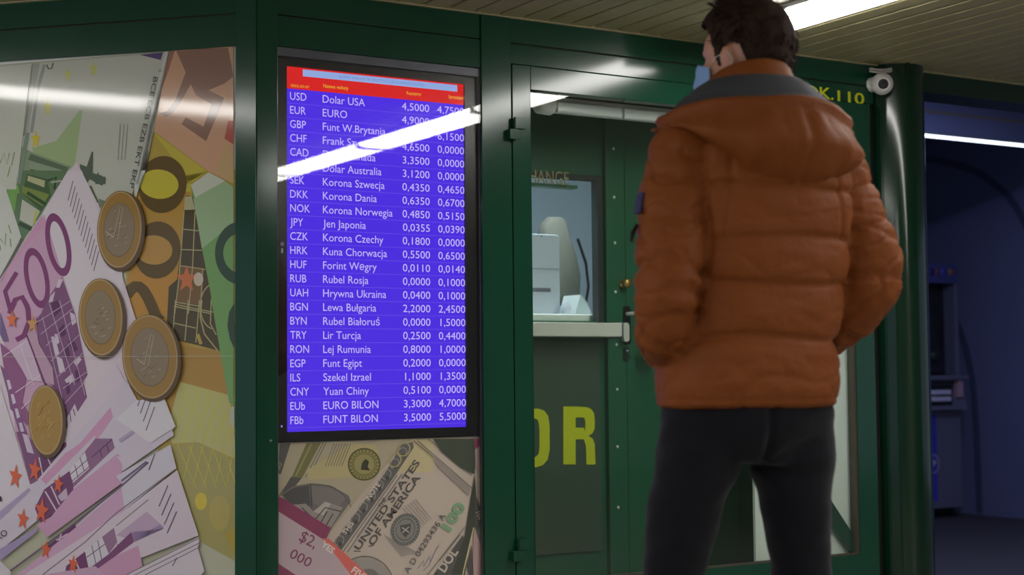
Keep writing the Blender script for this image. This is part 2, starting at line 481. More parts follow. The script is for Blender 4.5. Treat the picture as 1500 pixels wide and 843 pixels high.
# white notice boards seen through the lower glass
def board(x0, x1, z0, z1, y, lab, nm='notice_board'):
    o = MB().rbox(x0, x1, y, y+0.012, z0, z1, 0.004).build(nm, WHITE_BOARD)
    return tag(recenter(o), lab, 'board')
board(onB(1107, 800, .05)[0], 2.535, 0.29, 1.35, 0.05, 'large white board behind the door glass at lower right, crossed by a diagonal brace')
q0 = B(946, 506, .36); q1 = B(967, 527, .36)
board(q0[0], q1[0], q1[2], q0[2], 0.36, 'small pale board behind the door glass beside the lock')

# ------------------------------------------------------------ round corner column
mb = MB()
mb.lathe([(0.115, 0), (0.115, CEIL+0.05)], (2.663, 0.02, 0), n=64)
col = mb.build('column', GREEN_GLOSS)
tag(recenter(col), 'glossy dark green round column at the right corner of the kiosk', 'column')

# ------------------------------------------------------------ alcove with the machine
ALC = mat('blue_grey_panel', rgb(104, 112, 150), rough=0.45, vary=(1.5, 0.06))
ALC_D = mat('dark_blue_groove', rgb(70, 76, 106), rough=0.6)
struct('wall_right', MB().box(6.5, 6.6, -0.2, 7, 0, 3.0), ALC, 'blue grey curved panel wall of the alcove')
struct('wall_back', MB().box(2.6, 6.6, 4.0, 4.1, 0, 3.0), ALC)
struct('wall_alcove_left', MB().box(2.6, 2.64, 0.1, 4.0, 0, 3.0), ALC)
struct('ceiling_alcove', MB().box(2.6, 6.6, 0.16, 4.1, 2.62, 2.66), ALC, 'blue grey ceiling of the alcove')
struct('trim_6', MB().box(2.62, 6.5, 2.0, 2.06, 2.375, 2.62), ALC, 'blue grey bulkhead above the light strip')
struct('trim_7', MB().box(2.62, 6.5, 1.992, 2.0, 2.50, 2.515), mat('warm_grey_line', rgb(120, 112, 104), rough=0.6))
# two arched grooves on the right wall
def arch(pxs, w, nm):
    P = [onXp(px, py, 6.5) for px, py in pxs]
    # smooth the polyline
    out = []
    for i in range(len(P)-1):
        p0 = P[max(i-1, 0)]; p1 = P[i]; p2 = P[i+1]; p3 = P[min(i+2, len(P)-1)]
        for k in range(8):
            t = k/8; out.append(0.5*((2*p1)+(-p0+p2)*t+(2*p0-5*p1+4*p2-p3)*t*t+(-p0+3*p1-3*p2+p3)*t**3))
    out.append(P[-1])
    L = []; R_ = []
    for i, p in enumerate(out):
        t = out[min(i+1, len(out)-1)]-out[max(i-1, 0)]; t = t/np.linalg.norm(t)
        n = np.array([0, -t[2], t[1]])*w/2; L.append(p+n); R_.append(p-n)
    mb = MB(); n = len(L)
    vs = []
    for k in range(n):
        vs += [L[k], R_[k], R_[k]-np.array([0.012, 0, 0]), L[k]-np.array([0.012, 0, 0])]
    fs = []
    for k in range(n-1):
        for j in range(4): fs.append((4*k+j, 4*k+(j+1) % 4, 4*k+4+(j+1) % 4, 4*k+4+j))
    mb.add(vs, fs)
    struct(nm, mb, ALC_D, 'dark arched groove on the alcove wall')
arch([(1340, 400), (1362, 412), (1385, 440), (1400, 466), (1416, 510), (1426, 562), (1432, 640), (1436, 750)], 0.05, 'trim_8')
arch([(1340, 232), (1380, 236), (1430, 252), (1468, 278), (1492, 308), (1510, 350), (1522, 420), (1530, 560), (1534, 770)], 0.045, 'trim_9')
# ================================================================== lamps
def lamp_proto():
    r = thing('ceiling_lamp', (0, 0, CEIL), None, 'lamp', 'fluorescent lamps in long ceiling rows')
    w, L = 0.095, 0.584
    MB().rbox(-w-0.012, w+0.012, -L, L, CEIL-0.016, CEIL, 0.006).build('housing', WHITE, r, local=False)
    prof = [(-w, CEIL-0.0165), (-w*0.97, CEIL-0.028), (-w*0.8, CEIL-0.036), (-w*0.4, CEIL-0.040), (w*0.4, CEIL-0.040), (w*0.8, CEIL-0.036), (w*0.97, CEIL-0.028), (w, CEIL-0.0165)]
    n = len(prof); mb = MB()
    vs = [(x, y, z) for y in (-L+0.015, L-0.015) for x, z in prof]
    mb.add(vs, [tuple(range(n)), tuple(range(2*n-1, n-1, -1))] + [(i, n+i, n+(i+1) % n, (i+1) % n) for i in range(n)])
    mb.build('diffuser', LAMP_M, r)
    for s in (-1, 1):
        MB().rbox(-w-0.004, w+0.004, s*(L-0.0145), s*(L-0.001), CEIL-0.042, CEIL-0.0165, 0.006).build('end_cap', WHITE, r)
    return r
proto = lamp_proto(); first = True
rowlab = {0: 'white fluorescent ceiling lamp in the row running out from above the glass door',
          1: 'white fluorescent ceiling lamp in the row left of the kiosk',
          }
for ri, X in enumerate(ROW_X):
    for k in range(7):
        y = -0.29 - 0.585 - 1.170*k + (2.340 if ri == 1 else 0)
        if ri == 1 and y > 1.2: continue
        if y < -8.4: continue
        o = proto if first else copy_tree(proto)
        first = False
        o.location = (X, y, CEIL); o['label'] = rowlab[ri]; o['group'] = ('lamps in the row above the glass door', 'lamps in the row left of the kiosk', 'lamps in the row farthest left')[ri]
        if ri == 0 and k == 0:
            o['label'] = 'bright white fluorescent ceiling lamp beside the head of the person in orange'
            del o['group']
# cold light strip under the bulkhead
led = thing('light_strip', (4.5, 1.985, 2.355), 'thin cold white light strip under the alcove bulkhead', 'lamp')
MB().box(2.66, 6.48, 1.994, 2.03, 2.372, 2.375+0.012).build('housing', ALU, led)
MB().rbox(2.66, 6.48, 1.990, 2.025, 2.360, 2.3715, 0.005, axis='x').build('diffuser', LED_M, led)

al = thing('alcove_fill_lamp', (4.4, 0.9, 2.6), 'unseen flat cold lamp added to brighten the dim alcove, behind its front beam', 'lamp')  # added fill lamp, hidden by the beam, lifts the dark alcove
MB().box(3.9, 4.9, 0.75, 1.05, 2.6, 2.62).build('housing', WHITE, al)
MB().box(3.92, 4.88, 0.77, 1.03, 2.592, 2.6).build('diffuser', emit_mat('alcove_fill_diffuser', (0.56, 0.62, 1.0, 1), 34.0), al)

# ================================================================== euro poster (left facet)
PRINT = print_mat('printed_film', 0.07, 0.5)
PRINT_IN = print_mat('printed_sheet', 0.5, 0.3)
pA = FA(-0.76, 0.02, 0.30)
poster = thing('poster', pA, 'large poster of euro banknotes and coins on the left side of the kiosk', 'poster')
MB().box(-1.45, -0.070, 0.016, 0.03, 0.30, 2.003, FA).build('backing_board', WHITE_BOARD, poster)
def placeA(px, py, n): 
    q = onA(px, py, 0.014 + n); return tuple(q)
pr = Print(placeA, 1.30)
t1, t2, t3, t4 = crop(0, 60), crop(170, 60), crop(0, 250), crop(170, 250)
t5, t6, t7, t8 = crop(0, 440), crop(170, 440), crop(0, 633), crop(170, 633)
XL = -190     # the sheet runs on to the left beyond the photo
PALE = (176, 180, 168)
pr.poly([(XL, 110), (341.5, 67.5), (345, 1030), (XL, 1030)], (168, 168, 146))
# 200 note
pr.poly(t2(215,530, 700,760, 700,843) + t4(700,843) + t6(700,843) + t8(700,740) + [(245,720),(190,480),(180,330)], (172, 150, 66))
pr.poly(t2(215,535, 540,770, 430,843, 130,843) + t4(130,130, 440,125, 440,60), (186, 172, 62))
pr.poly(t4(130,130, 430,125, 470,843) + t6(300,843,0,400), (176, 136, 58))
pr.poly(t4(100,560, 380,600, 320,843, 60,843), (182, 132, 56))
pr.poly(t6(360,260, 610,300, 670,560, 380,480, 330,420), (166, 130, 62))
pr.poly(t6(375,482, 665,560, 700,843) + t8(700,160, 480,60, 330,70, 300,-20), (176, 174, 112))
pr.poly(t8(330,80, 480,62, 700,170, 700,560, 640,600, 700,760, 500,650, 420,400), (158, 150, 92))
pr.poly(t8(490,655, 700,765, 700,843, 520,843) + [(345,1030),(290,1030)], (172, 174, 152))
lt = (188, 182, 70)
for a in range(6):
    pr.line(t6(380+60*a,490+15*a, 560+60*a,843)[:2], 1.3, lt)
    pr.line(t6(420+70*a,510+12*a, 330+60*a,843), 1.3, lt)
for a in range(5):
    pr.line(t8(360+70*a,70+10*a, 470+60*a,330), 1.1, lt)
    pr.line(t8(450+60*a,70+10*a, 390+66*a,300), 1.1, lt)
pr.ell(*t8(500,410)[0], 9, 13, (196, 176, 62))
pr.ell(*t8(610,480)[0], 16, 26, (168, 156, 88))
# digits of the 200
br = (98, 80, 46)
pr.ell(238, 270.5, 35, 42, br, ang=8)
pr.ell(233, 270, 28.5, 21.5, (190, 178, 56), ang=6)
pr.ell(230, 366.5, 34, 42, br, ang=6)
pr.ell(225.5, 366.5, 27, 21.5, (178, 136, 66), ang=4)
pr.line(t4(62,735, 85,700, 110,683, 135,684, 160,705, 185,745, 210,800, 235,860) + t6(262,125), 16, br)
# window grid of the 200 note
dk = (82, 74, 52)
pr.poly(t4(410,150, 450,150, 500,420, 560,720, 590,843) + t6(610,300, 480,265, 325,230, 300,120) + t4(310,685, 360,640, 395,330), dk)
pr.poly(t4(405,155, 445,150, 465,230, 400,232), (170, 166, 130))
pr.poly(t4(375,560, 505,580, 510,680, 495,790, 350,775, 365,690), (120, 92, 60))
gl = (168, 158, 112)
pr.lines([t4(390,345, 485,355), t4(380,465, 505,470), t4(375,560, 525,582), t4(350,775, 495,800), t4(340,800, 560,843),
          t4(465,240, 450,570, 430,790, 425,843), t4(400,240, 370,640, 345,843), t4(510,580, 495,843),
          t6(350,25, 490,55, 570,70), t6(340,135, 470,165), t6(350,0, 335,180), t6(425,0, 405,240), t6(490,0, 470,250)], 1.5, gl)
pr.ring(*t4(580,800)[0], 22, 34, 1.6, 1.6, gl, a0=100, a1=260)
pr.line(t6(505,0, 495,100, 520,200, 600,300), 1.8, gl); pr.line(t6(560,0, 555,140, 590,205), 1.6, gl)
pr.star(*t4(415,640)[0], 16, (196, 110, 66), sy=1.3)
pr.ell(*t4(485,640)[0], 7, 10, (190, 176, 156))
pr.line(t6(480,200, 500,260), 5, (170, 150, 70))
# 50 note
pr.poly(t2(315,62, 690,20, 692,840, 540,765, 215,525, 235,420), (196, 150, 118))
pr.poly(t2(640,600, 692,690, 692,840, 590,775), (188, 158, 110))
bz = (138, 104, 88)
pr.poly(t2(355,60, 500,45, 660,40, 690,210, 640,250, 545,290, 635,335, 620,380, 530,590, 385,490, 410,450, 515,505, 560,370, 470,320, 440,255, 380,360, 330,430, 290,445, 250,425, 300,415, 350,345, 410,185), bz)
pr.poly(t2(315,62, 345,60, 300,200, 250,330), (150, 104, 88))
pr.poly(t2(660,470, 692,470, 692,610, 638,575), (176, 84, 72))
# green 100 note at right
pr.poly(t4(440,85, 545,10, 690,95, 692,843) + t6(692,630, 665,600, 560,0) + t4(560,740, 500,430), (112, 158, 92))
pr.poly(t4(440,85, 545,10, 640,60, 470,175), (184, 190, 172))
pr.poly(t4(455,165, 640,62, 690,100, 692,310, 580,400, 505,460), (146, 176, 132))
pr.poly(t6(672,630, 695,625, 695,760, 672,720), (172, 176, 164))
gd = (58, 80, 62)
pr.ring(352, 371, 37, 46, 12, 17, gd, a0=90, a1=270)
pr.poly(t6(695,20, 665,70, 655,150, 670,230, 695,285), gd)
pr.poly(t4(695,790, 670,843, 695,843), gd)
# pale 100 note top left
pr.poly([(XL, 110), (40, 94), (246, 77), (190, 300), (150, 330), (110, 300), (20, 400), (XL, 400)], PALE)
pr.poly(t1(190,130, 235,130, 160,560, 140,550), (150, 156, 144))
pr.line(t1(190,140, 165,400, 140,560), 1.5, (112, 116, 108))
pr.line(t1(262,140, 225,270, 185,540), 5, (140, 144, 138))
pr.line(t1(275,140, 285,165, 305,160, 312,130), 2.2, (96, 90, 84))
for c_, r_ in (((400,200), 7), ((550,165), 7), ((280,390), 8)):
    pr.star(*t1(*c_)[0], r_, (184, 184, 100), sy=1.9)
pr.poly(t1(190,630, 330,590, 470,405, 485,410, 440,730, 400,760, 200,680), (148, 172, 122))
pr.poly(t1(120,620, 200,660, 420,740, 380,790, 150,843, 95,843), (126, 144, 116))
for k in range(4):
    pr.poly(t1(180,665+45*k, 400,745+30*k, 395,770+30*k, 165,700+45*k), ((88, 108, 86), (132, 150, 124), (74, 96, 74), (104, 126, 96))[k])
pr.poly(t1(165,770, 265,800, 265,830, 160,815), (176, 168, 110))
pr.poly(t3(100,0, 400,0, 240,260, 130,420, 60,420, 40,110), (92, 120, 86))
pr.poly(t3(160,20, 280,50, 300,150, 240,240, 130,130), (74, 98, 68))
pr.poly(t3(165,30, 265,60, 260,100, 160,60), (168, 172, 130))
pr.poly(t3(130,90, 290,140, 250,210, 130,130), (120, 138, 70))
pr.poly(t3(130,170, 235,240, 190,330, 115,290), (174, 178, 164))
pr.line(t3(215,235, 200,310), 3.5, (180, 176, 80))
pr.line(t3(110,310, 185,345), 6, (56, 80, 56)); pr.line(t3(160,130, 270,200), 5, (60, 86, 60))
pr.line(t3(45,120, 110,110), 12, (120, 168, 96)); pr.poly(t3(45,115, 105,115, 85,250, 60,190), (112, 158, 84))
pr.line(t3(280,60, 330,40, 320,110), 3, (60, 70, 58)); pr.line(t3(300,70, 360,60), 3, (150, 160, 140))
pr.poly(t1(150,540, 175,540, 120,843, 95,843), (118, 138, 120))
pr.star(*t1(210,580)[0], 8, (198, 180, 60), sy=1.9)
dg = (84, 98, 84)
pr.poly(t1(470,725, 510,740, 540,650, 548,655, 545,790, 510,843, 470,760), dg)
pr.poly(t1(560,843, 575,770, 590,800, 620,800, 620,843), dg)
pr.poly(t3(490,0, 600,30, 625,50, 600,90, 560,70, 510,40), dg); pr.line(t3(530,90, 575,190), 3.5, dg)
pr.poly(t3(580,165, 620,180, 585,225), (120, 130, 112))
# margin and lettering of the pale note
pr.poly(t2(285,65, 308,62, 230,440, 130,843, 108,843) + t4(108,150, 120,158, 140,60, 175,0, 140,0), (186, 190, 182))
pr.poly(t2(140,82, 275,68, 262,112), (86, 70, 120))
tx = (92, 96, 90)
pr.text('BCE ECB EZB EKT EKP', *t2(222,205)[0], -36, 164, 6.5, tx, ux=10, uy=2.4, bold=0.015, length=168)
pr.text('*', *t2(238,160)[0], -36, 164, 8, tx, ux=10, uy=2.4)
for k in range(3): pr.line(t2(25+22*k,490, 10+20*k,700), 0.8, (128, 134, 124))
# two white notes at the left edge
pr.poly([(XL, 112)] + t1(0,155, 185,135, 100,843) + t3(100,20, 95,110, 0,110) + [(XL, 290)], (182, 186, 174))
pr.poly([(XL, 270)] + t3(0,75, 35,105, 125,390, 0,640) + [(XL, 600)], (184, 188, 180))
gs = (120, 150, 84)
pr.lines([t1(0,720, 25,660, 40,730, 55,660), t1(68,735, 85,655), t1(45,800, 60,740), t3(5,470, 0,440), t3(0,400, 30,440, 35,370), t3(50,320, 65,370), t3(60,400, 65,450)], 1.6, gs)
pr.poly(t3(125,395, 140,402, 20,615, 0,640, 0,625), (92, 96, 84))
# 500 note on top
pr.poly([(112,236), (150,312), (215,520), (150,640), (60,730), (-40,760), (XL, 900), (XL, 721), (0, 416)], (196, 182, 192))
pr.poly(t3(265,255, 300,330, 440,843) + t5(440,843, 100,843, 0,60) + [(-20, 480), (-20, 448), (0, 416)], (186, 146, 176))
pr.poly(t3(245,265, 272,310, 130,470, 0,660, 0,640), (190, 138, 172))
pr.poly(t3(400,0, 480,0, 585,245, 570,330, 625,580, 720,560, 720,843, 440,843, 375,630, 262,262, 250,250), (198, 190, 198))
# hatch marks along the edge
for k in range(13):
    x, y = 430 + 12.6*k, 60 + 34.5*k
    pr.line(t3(x, y, x-30, y+118), 1.0, (92, 56, 92))
pm = (122, 60, 106)
pr.ring(*t3(343,437)[0], 17.5, 47, 7.0, 12, pm, ang=-11)
pr.ring(*t3(216,633)[0], 17.5, 45, 6.5, 11, pm, ang=-11)
pr.line(t3(98,600, 30,712, 60,820), 6.5, pm)
pr.line(t3(55,843, 90,760, 130,745, 160,800) + t5(165,60, 170,130, 140,210, 95,235), 7.5, pm)
# purple building facade
pr.poly(t3(365,630, 440,843) + t5(425,0, 515,440, 490,480, 525,620, 480,700, 400,770, 370,700, 330,530, 270,470, 205,130, 215,110, 260,60) + t3(240,843, 290,740), (122, 78, 118))
pr.poly(t3(345,640, 372,640, 350,690, 330,690), (196, 180, 192)); pr.poly(t3(295,740, 325,710, 310,770, 285,780), (190, 172, 186))
wd = (192, 178, 194)
for q in ((300,215, 325,215, 350,320, 325,330), (330,330, 365,345, 385,420, 350,430), (380,470, 425,430, 440,470, 400,500),
          (410,70, 440,85, 450,130, 425,150), (395,690, 440,610, 475,710, 400,800), (430,360, 465,330, 480,350, 450,390), (320,200,340,200,350,250,335,260)):
    pr.poly(t5(*q), wd)
for q in ((300,20, 340,0, 360,60, 320,100), (345,170, 375,140, 390,200, 360,220), (400,240, 430,230, 460,290, 430,310), (440,420, 460,400, 480,460, 450,490), (370,280, 400,260, 415,330, 390,350), (385,500, 405,480, 415,540, 395,560)):
    pr.poly(t5(*q), (92, 52, 92))
ln = (176, 150, 176)
pr.lines([t5(220,130, 420,0), t5(240,200, 440,40), t5(270,270, 440,110), t5(300,360, 470,200), t5(340,450, 490,310), t5(370,520, 515,420), t5(380,610, 500,480),
          t5(290,20, 440,500), t5(350,0, 500,560), t5(250,100, 380,640)], 1.1, ln)
pr.poly(t5(385,800, 600,550, 615,600, 400,843), (130, 84, 124))
pr.lines([t5(390,780, 600,560), t5(430,640, 460,740), t5(410,660, 430,790), t5(540,640, 560,660), t5(565,610, 585,640)], 1.0, (60, 36, 64))
# curved facade and beige strip lower left of the note
pr.poly(t5(0,250, 60,300, 155,460, 130,600, 185,690, 160,740, 60,640), (140, 84, 128))
pr.poly(t5(60,300, 160,220, 250,480, 160,470, 130,400), (188, 166, 186))
pr.lines([t5(20,330, 160,240), t5(90,545, 240,440), t5(125,640, 190,580), t5(120,270, 200,500)], 1.2, (206, 186, 204))
pr.line(t5(160,205, 215,350, 270,500), 4, (110, 56, 100))
pr.poly(t5(160,200, 210,90, 225,250, 310,400, 320,500, 270,490), (176, 140, 164))
pr.poly(t5(0,70, 50,240, 20,245, 0,200), (112, 92, 136))
pr.poly(t5(0,380, 60,600, 130,843, 180,843, 90,600, 40,420), (126, 84, 128))
for k in range(5): pr.poly(t5(38+24*k,470+84*k, 56+24*k,470+84*k, 70+24*k,520+84*k, 52+24*k,530+84*k), (190, 178, 196))
pr.poly([(XL, 640)] + t5(0,500, 60,700, 105,843) + t7(180,320, 0,470) + [(XL, 790)], (194, 186, 196))
# fanned stack underneath, row by row
pr.poly(t5(520,560, 690,370, 720,400) + t6(0,380, 110,580) + t7(300,180, 0,600) + [(XL, 900), (XL, 800), (0, 750)] + t7(180,310), (194, 180, 194))
pr.poly(t7(95,0, 150,0, 290,200, 240,280, 180,310), (122, 78, 118)); pr.poly(t7(130,10, 165,20, 200,130, 160,120), (186, 170, 190))
pr.poly(t7(230,140, 390,60, 395,130, 230,290), (104, 60, 98)); pr.lines([t7(230,150, 250,250), t7(270,130, 300,200)], 1.6, (198, 186, 196))
def rows(pts, c): pr.poly(pts, c)
# four light and pink bands
rows(t6(0,520, 60,470, 130,600, 350,740, 330,770) + t8(335,0, 340,20, 0,260) + t7(390,385, 0,700) + [(XL, 960), (XL, 860), (0, 745)] + t7(180,330), (188, 178, 194))
rows(t5(470,843, 650,630, 665,690, 560,843) + t7(560,20, 270,310, 240,280, 380,130), (190, 138, 172))
rows(t7(400,240, 560,40, 660,40, 675,95, 430,330), (136, 96, 132)); rows(t7(405,230, 500,120, 525,215, 430,300), (196, 190, 200))
pr.lines([t7(415,250, 520,160), t7(425,290, 525,205), t7(440,195, 460,270), t7(470,150, 495,230)], 1.2, (112, 76, 112))
pr.lines([t7(540,150, 660,45), t7(590,110, 600,150), t7(630,80, 640,120)], 1.2, (92, 52, 92))
rows(t7(260,340, 410,230, 440,370, 290,500, 240,540, 205,450), (112, 64, 106)); pr.line(t7(265,350, 335,470), 2.2, (192, 176, 190))
pr.line(t7(300,320, 350,430), 2.2, (192, 176, 190))
rows(t7(340,380, 390,330, 400,390, 360,410), (180, 160, 180))
rows(t7(440,330, 690,130, 720,150) + t8(0,140, 35,190, 30,300) + t7(720,300, 280,620, 215,550, 300,500), (188, 142, 176))
rows(t7(0,690, 90,640, 220,560, 215,590, 0,760), (150, 136, 176)); rows(t7(0,470, 170,330, 180,345, 0,520), (158, 140, 176))
rows(t8(0,260, 320,75, 355,215, 0,500) + t7(720,470, 400,690, 330,700, 440,560, 720,310), (190, 184, 198))
pr.line(t7(60,820, 440,540, 720,315) + t8(190,180), 2.6, (106, 84, 110)); rows(t7(440,540, 455,580, 300,710, 260,690), (104, 60, 100))
pr.lines([t7(330,640, 400,600), t7(360,600, 340,680)], 2, (190, 170, 190))
rows(t7(450,560, 720,330) + t8(30,330, 50,450) + t7(720,480, 250,843, 100,843), (190, 150, 182))
rows(t7(140,843, 720,470) + t8(0,500, 360,225, 485,610, 0,800) + t7(720,843), (194, 180, 194))
pr.line(t7(250,843, 500,650) + t8(0,480, 350,220), 1.6, (120, 104, 118)); pr.line(t8(0,555, 190,400), 1.6, (130, 118, 128))
rows(t8(0,610, 180,470, 280,560, 110,640), (176, 150, 178)); rows(t8(0,690, 260,545, 282,570, 110,650, 100,590), (150, 128, 168))
rows(t7(500,700, 600,620, 640,720, 520,800), (194, 190, 200)); rows(t7(600,620, 670,565, 690,650, 640,720), (144, 108, 140))
rows(t7(520,810, 640,720, 720,640) + t8(90,590, 105,650, 0,730) + t7(720,770, 560,843, 500,843), (122, 74, 116))
pr.lines([t7(510,740, 620,660), t7(540,670, 565,780), t7(575,640, 600,760), t7(690,660,700,700)], 1.2, (112, 76, 112))
rows(t7(390,790, 500,705, 530,843, 380,843), (112, 64, 106)); pr.line(t7(440,750, 480,843), 2.2, (190, 172, 190))
rows(t8(0,730, 130,670, 155,790, 60,843, -40,843) + [(150,860),(120,850)], (190, 140, 174))
rows(t8(60,843, 485,620, 490,660, 480,680, 520,820, 500,843) + [(300,1030), (60,1030)], (194, 184, 196))
rows([(XL,870)] + t7(0,760, 60,820) + [(60,1030),(XL,1030)], (192, 182, 194))
rows([(60, 843), (140, 830), (170, 860), (120, 1030), (20, 1030)], (184, 150, 178))
pr.lines([t8(60,843, 490,625), t8(110,843, 490,655), t8(170,843, 480,685)], 1.3, (124, 110, 120))
hk = (96, 70, 104)
for q in ((228,130, 192,225), (305,315, 252,440), (323,365, 268,492), (340,418, 284,545), (356,470, 300,597), (358,742, 332,790)):
    pr.line(t8(*q), 1.3, hk)
pr.line(t6(155,735, 20,830), 5, (160, 146, 180)); pr.line(t8(180,175, 30,290), 2.6, (110, 92, 128))
for q in ((143,580, 127,625), (172,585, 143,668), (205,590, 160,715), (227,628, 176,768)):
    pr.line(t6(*q), 1.3, hk)
pr.poly(t6(120,590, 285,580, 350,745, 200,843, 0,700), (196, 192, 200))
for q in ((143,580, 127,625), (172,585, 143,668), (205,590, 160,715), (227,628, 176,768)):
    pr.line(t6(*q), 1.3, hk)
# stars
st = (206, 92, 62)
for q, r_ in (((90,265), 10), ((205,225), 10), ((343,310), 8), ((245,465), 11), ((135,515), 9), ((270,695), 8), ((430,780), 8)):
    pr.star(*t7(*q)[0], r_, st, sy=1.9, ang=-80)
pr.star(*t5(70,115)[0], 9, (212, 110, 66), sy=1.6); pr.star(*t5(190,140)[0], 9, (190, 140, 84), sy=1.6)
pr.text('EURO', *t7(-60,680)[0], 30, -22, 9, (66, 50, 66))
pr.line(t7(0,380, 5,410), 3, (60, 40, 60))
# coins
def coin(cx, cy, rx, ry, gold=False, ang=0, one=False):
    pr.ell(cx+2.5, cy+2.5, rx+2, ry+2, (92, 74, 54), ang)
    pr.ell(cx, cy, rx, ry, (124, 96, 54), ang)
    pr.ell(cx, cy, rx-1.2, ry-1.2, (170, 146, 104), ang)
    pr.ell(cx, cy, rx-2.6, ry-2.8, (150, 116, 58) if not gold else (158, 124, 62), ang)
    if not gold:
        pr.ell(cx-0.5, cy+0.5, rx*0.69, ry*0.70, (112, 96, 70), ang)
        pr.ell(cx-0.5, cy, rx*0.66, ry*0.68, (132, 116, 92), ang)
        random.seed(int(cx))
        for k in range(16):
            a = random.random()*6.28; d = random.random()**.5*0.5
            x, y = cx+rx*d*math.cos(a), cy+ry*(0.15+d*math.sin(a)*0.8)
            pr.line([(x-2.5, y+1), (x+2, y-1.5)], 0.9, (168, 154, 134) if k % 3 else (98, 84, 64))
        if one:
            pr.line([(cx-8, cy-26), (cx+1, cy-33), (cx-9, cy+12)], 1.0, (166, 152, 130))
            pr.line([(cx+1, cy-33), (cx+5, cy-32), (cx-3, cy+14)], 1.0, (166, 152, 130))
            pr.line([(cx-20, cy+3), (cx-9, cy+11)], 1.1, (176, 162, 140))
    else:
        random.seed(7)
        for k in range(22):
            a = random.random()*6.28; d = random.random()**.5*0.62
            x, y = cx+rx*d*math.cos(a), cy+ry*d*math.sin(a)
            pr.line([(x-2, y+3), (x+2, y-3)], 0.9, (178, 146, 84) if k % 3 else (130, 98, 46))
coin(175, 336.5, 33, 57, ang=3, one=True)
coin(147.5, 465, 32.5, 57, ang=-2)
coin(220, 523, 41, 62, ang=-4, one=True)
coin(67, 616, 25.5, 51.5, gold=True, ang=-2)
pr.line([(XL, 524), (343, 522)], 0.5, (178, 176, 168))
pr.build('printed_sheet', PRINT, poster)

# ================================================================== rate display (front facet)
disp = thing('rate_display', (0.42, 0.03, 0.80), 'tall exchange rate screen with white currency rows on violet blue', 'screen')
X0, X1, Z0, Z1 = 0.105, 0.729, 0.832, 1.951
mb = MB()
mb.box(0.070, 0.775, 0.035, 0.072, 0.803, 1.990)
mb.box(0.070, X0, 0.018, 0.035, 0.803, 1.990); mb.box(X1, 0.775, 0.018, 0.035, 0.803, 1.990)
mb.box(X0, X1, 0.018, 0.035, 0.803, Z0); mb.box(X0, X1, 0.018, 0.035, Z1, 1.990)
mb.build('bezel', BLACK, disp)
SCR = emit_mat('screen_violet', rgb(84, 52, 244), 0.86)
SCR_RED = emit_mat('screen_red', rgb(226, 40, 40), 0.9)
SCR_LINE = emit_mat('screen_line', rgb(126, 96, 255), 0.85)
SCR_TXT = emit_mat('screen_text', rgb(206, 190, 255), 0.95)
SCR_BAN = emit_mat('screen_banner', rgb(150, 176, 230), 0.95)
SCR_BT = emit_mat('screen_banner_text', rgb(110, 140, 214), 0.9)
SCR_YEL = emit_mat('screen_yellow', rgb(236, 196, 60), 0.9)
ZH = onB(424, 130, .03)[2]
def zB(px, py): return onB(px, py, 0.03)[2]
def xB(px, py): return onB(px, py, 0.03)[0]
pan = MB().box(X0, X1, 0.028, 0.034, Z0, ZH).build('screen_panel', SCR, disp)
hd = MB().box(X0, X1, 0.027, 0.034, ZH, Z1).build('header', SCR_RED, disp)
bx0, bx1 = xB(443, 108), xB(669, 126)
bz1, bz0 = zB(443, 102), zB(443, 112)
bn = MB().box(bx0, bx1, 0.0262, 0.027, bz0, bz1).build('banner', SCR_BAN, hd)
mb = MB(); text_on(mb, 'KURSY WALUT W ZŁOTYCH (EXCHANGE RATES)', (bx0+bx1)/2, bz0+0.006, 0.009, 0.0260, w=0.30, align='c'); mb.build('lettering', SCR_BT, bn, fixn=False)
for t_, x_, z_, h_, w_, al_ in (('2022-03-07', xB(425, 126), ZH+0.006, 0.008, 0.062, 'l'), ('Nazwa waluty', xB(473, 125), ZH+0.013, 0.012, 0.085, 'l'),
                               ('Kupujemy', xB(595, 134), ZH+0.017, 0.011, 0.052, 'l'), ('Sprzedajemy', xB(683, 140), ZH+0.018, 0.011, 0.068, 'r')):
    mb = MB(); text_on(mb, t_, x_, z_, h_, 0.0265, w=w_, align=al_); mb.build('column_title', SCR_YEL, hd, fixn=False)
ROWS = [('USD','Dolar USA','4,5000','4,7500'),('EUR','EURO','4,9000','5,0500'),('GBP','Funt W.Brytania','5,8500','6,1500'),('CHF','Frank Szwajcaria','4,6500','0,0000'),
 ('CAD','Dolar Kanada','3,3500','0,0000'),('AUD','Dolar Australia','3,1200','0,0000'),('SEK','Korona Szwecja','0,4350','0,4650'),('DKK','Korona Dania','0,6350','0,6700'),
 ('NOK','Korona Norwegia','0,4850','0,5150'),('JPY','Jen Japonia','0,0355','0,0390'),('CZK','Korona Czechy','0,1800','0,0000'),('HRK','Kuna Chorwacja','0,5500','0,6500'),
 ('HUF','Forint Węgry','0,0110','0,0140'),('RUB','Rubel Rosja','0,0000','0,1000'),('UAH','Hrywna Ukraina','0,0400','0,1000'),('BGN','Lewa Bułgaria','2,2000','2,4500'),
 ('BYN','Rubel Białoruś','0,0000','1,5000'),('TRY','Lir Turcja','0,2500','0,4400'),('RON','Lej Rumunia','0,8000','1,0000'),('EGP','Funt Egipt','0,2000','0,0000'),
 ('ILS','Szekel Izrael','1,1000','1,3500'),('CNY','Yuan Chiny','0,5100','0,0000'),('EUb','EURO BILON','3,3000','4,7000'),('FBb','FUNT BILON','3,5000','5,5000')]
zt, zb_ = zB(440, 147.5), zB(440, 621.5)
HC = 0.0242; KX = HC/0.7
xa, xn, xbuy, xsell = xB(424.5, 300), xB(472.5, 300), xB(629.5, 400), xB(680.5, 400)
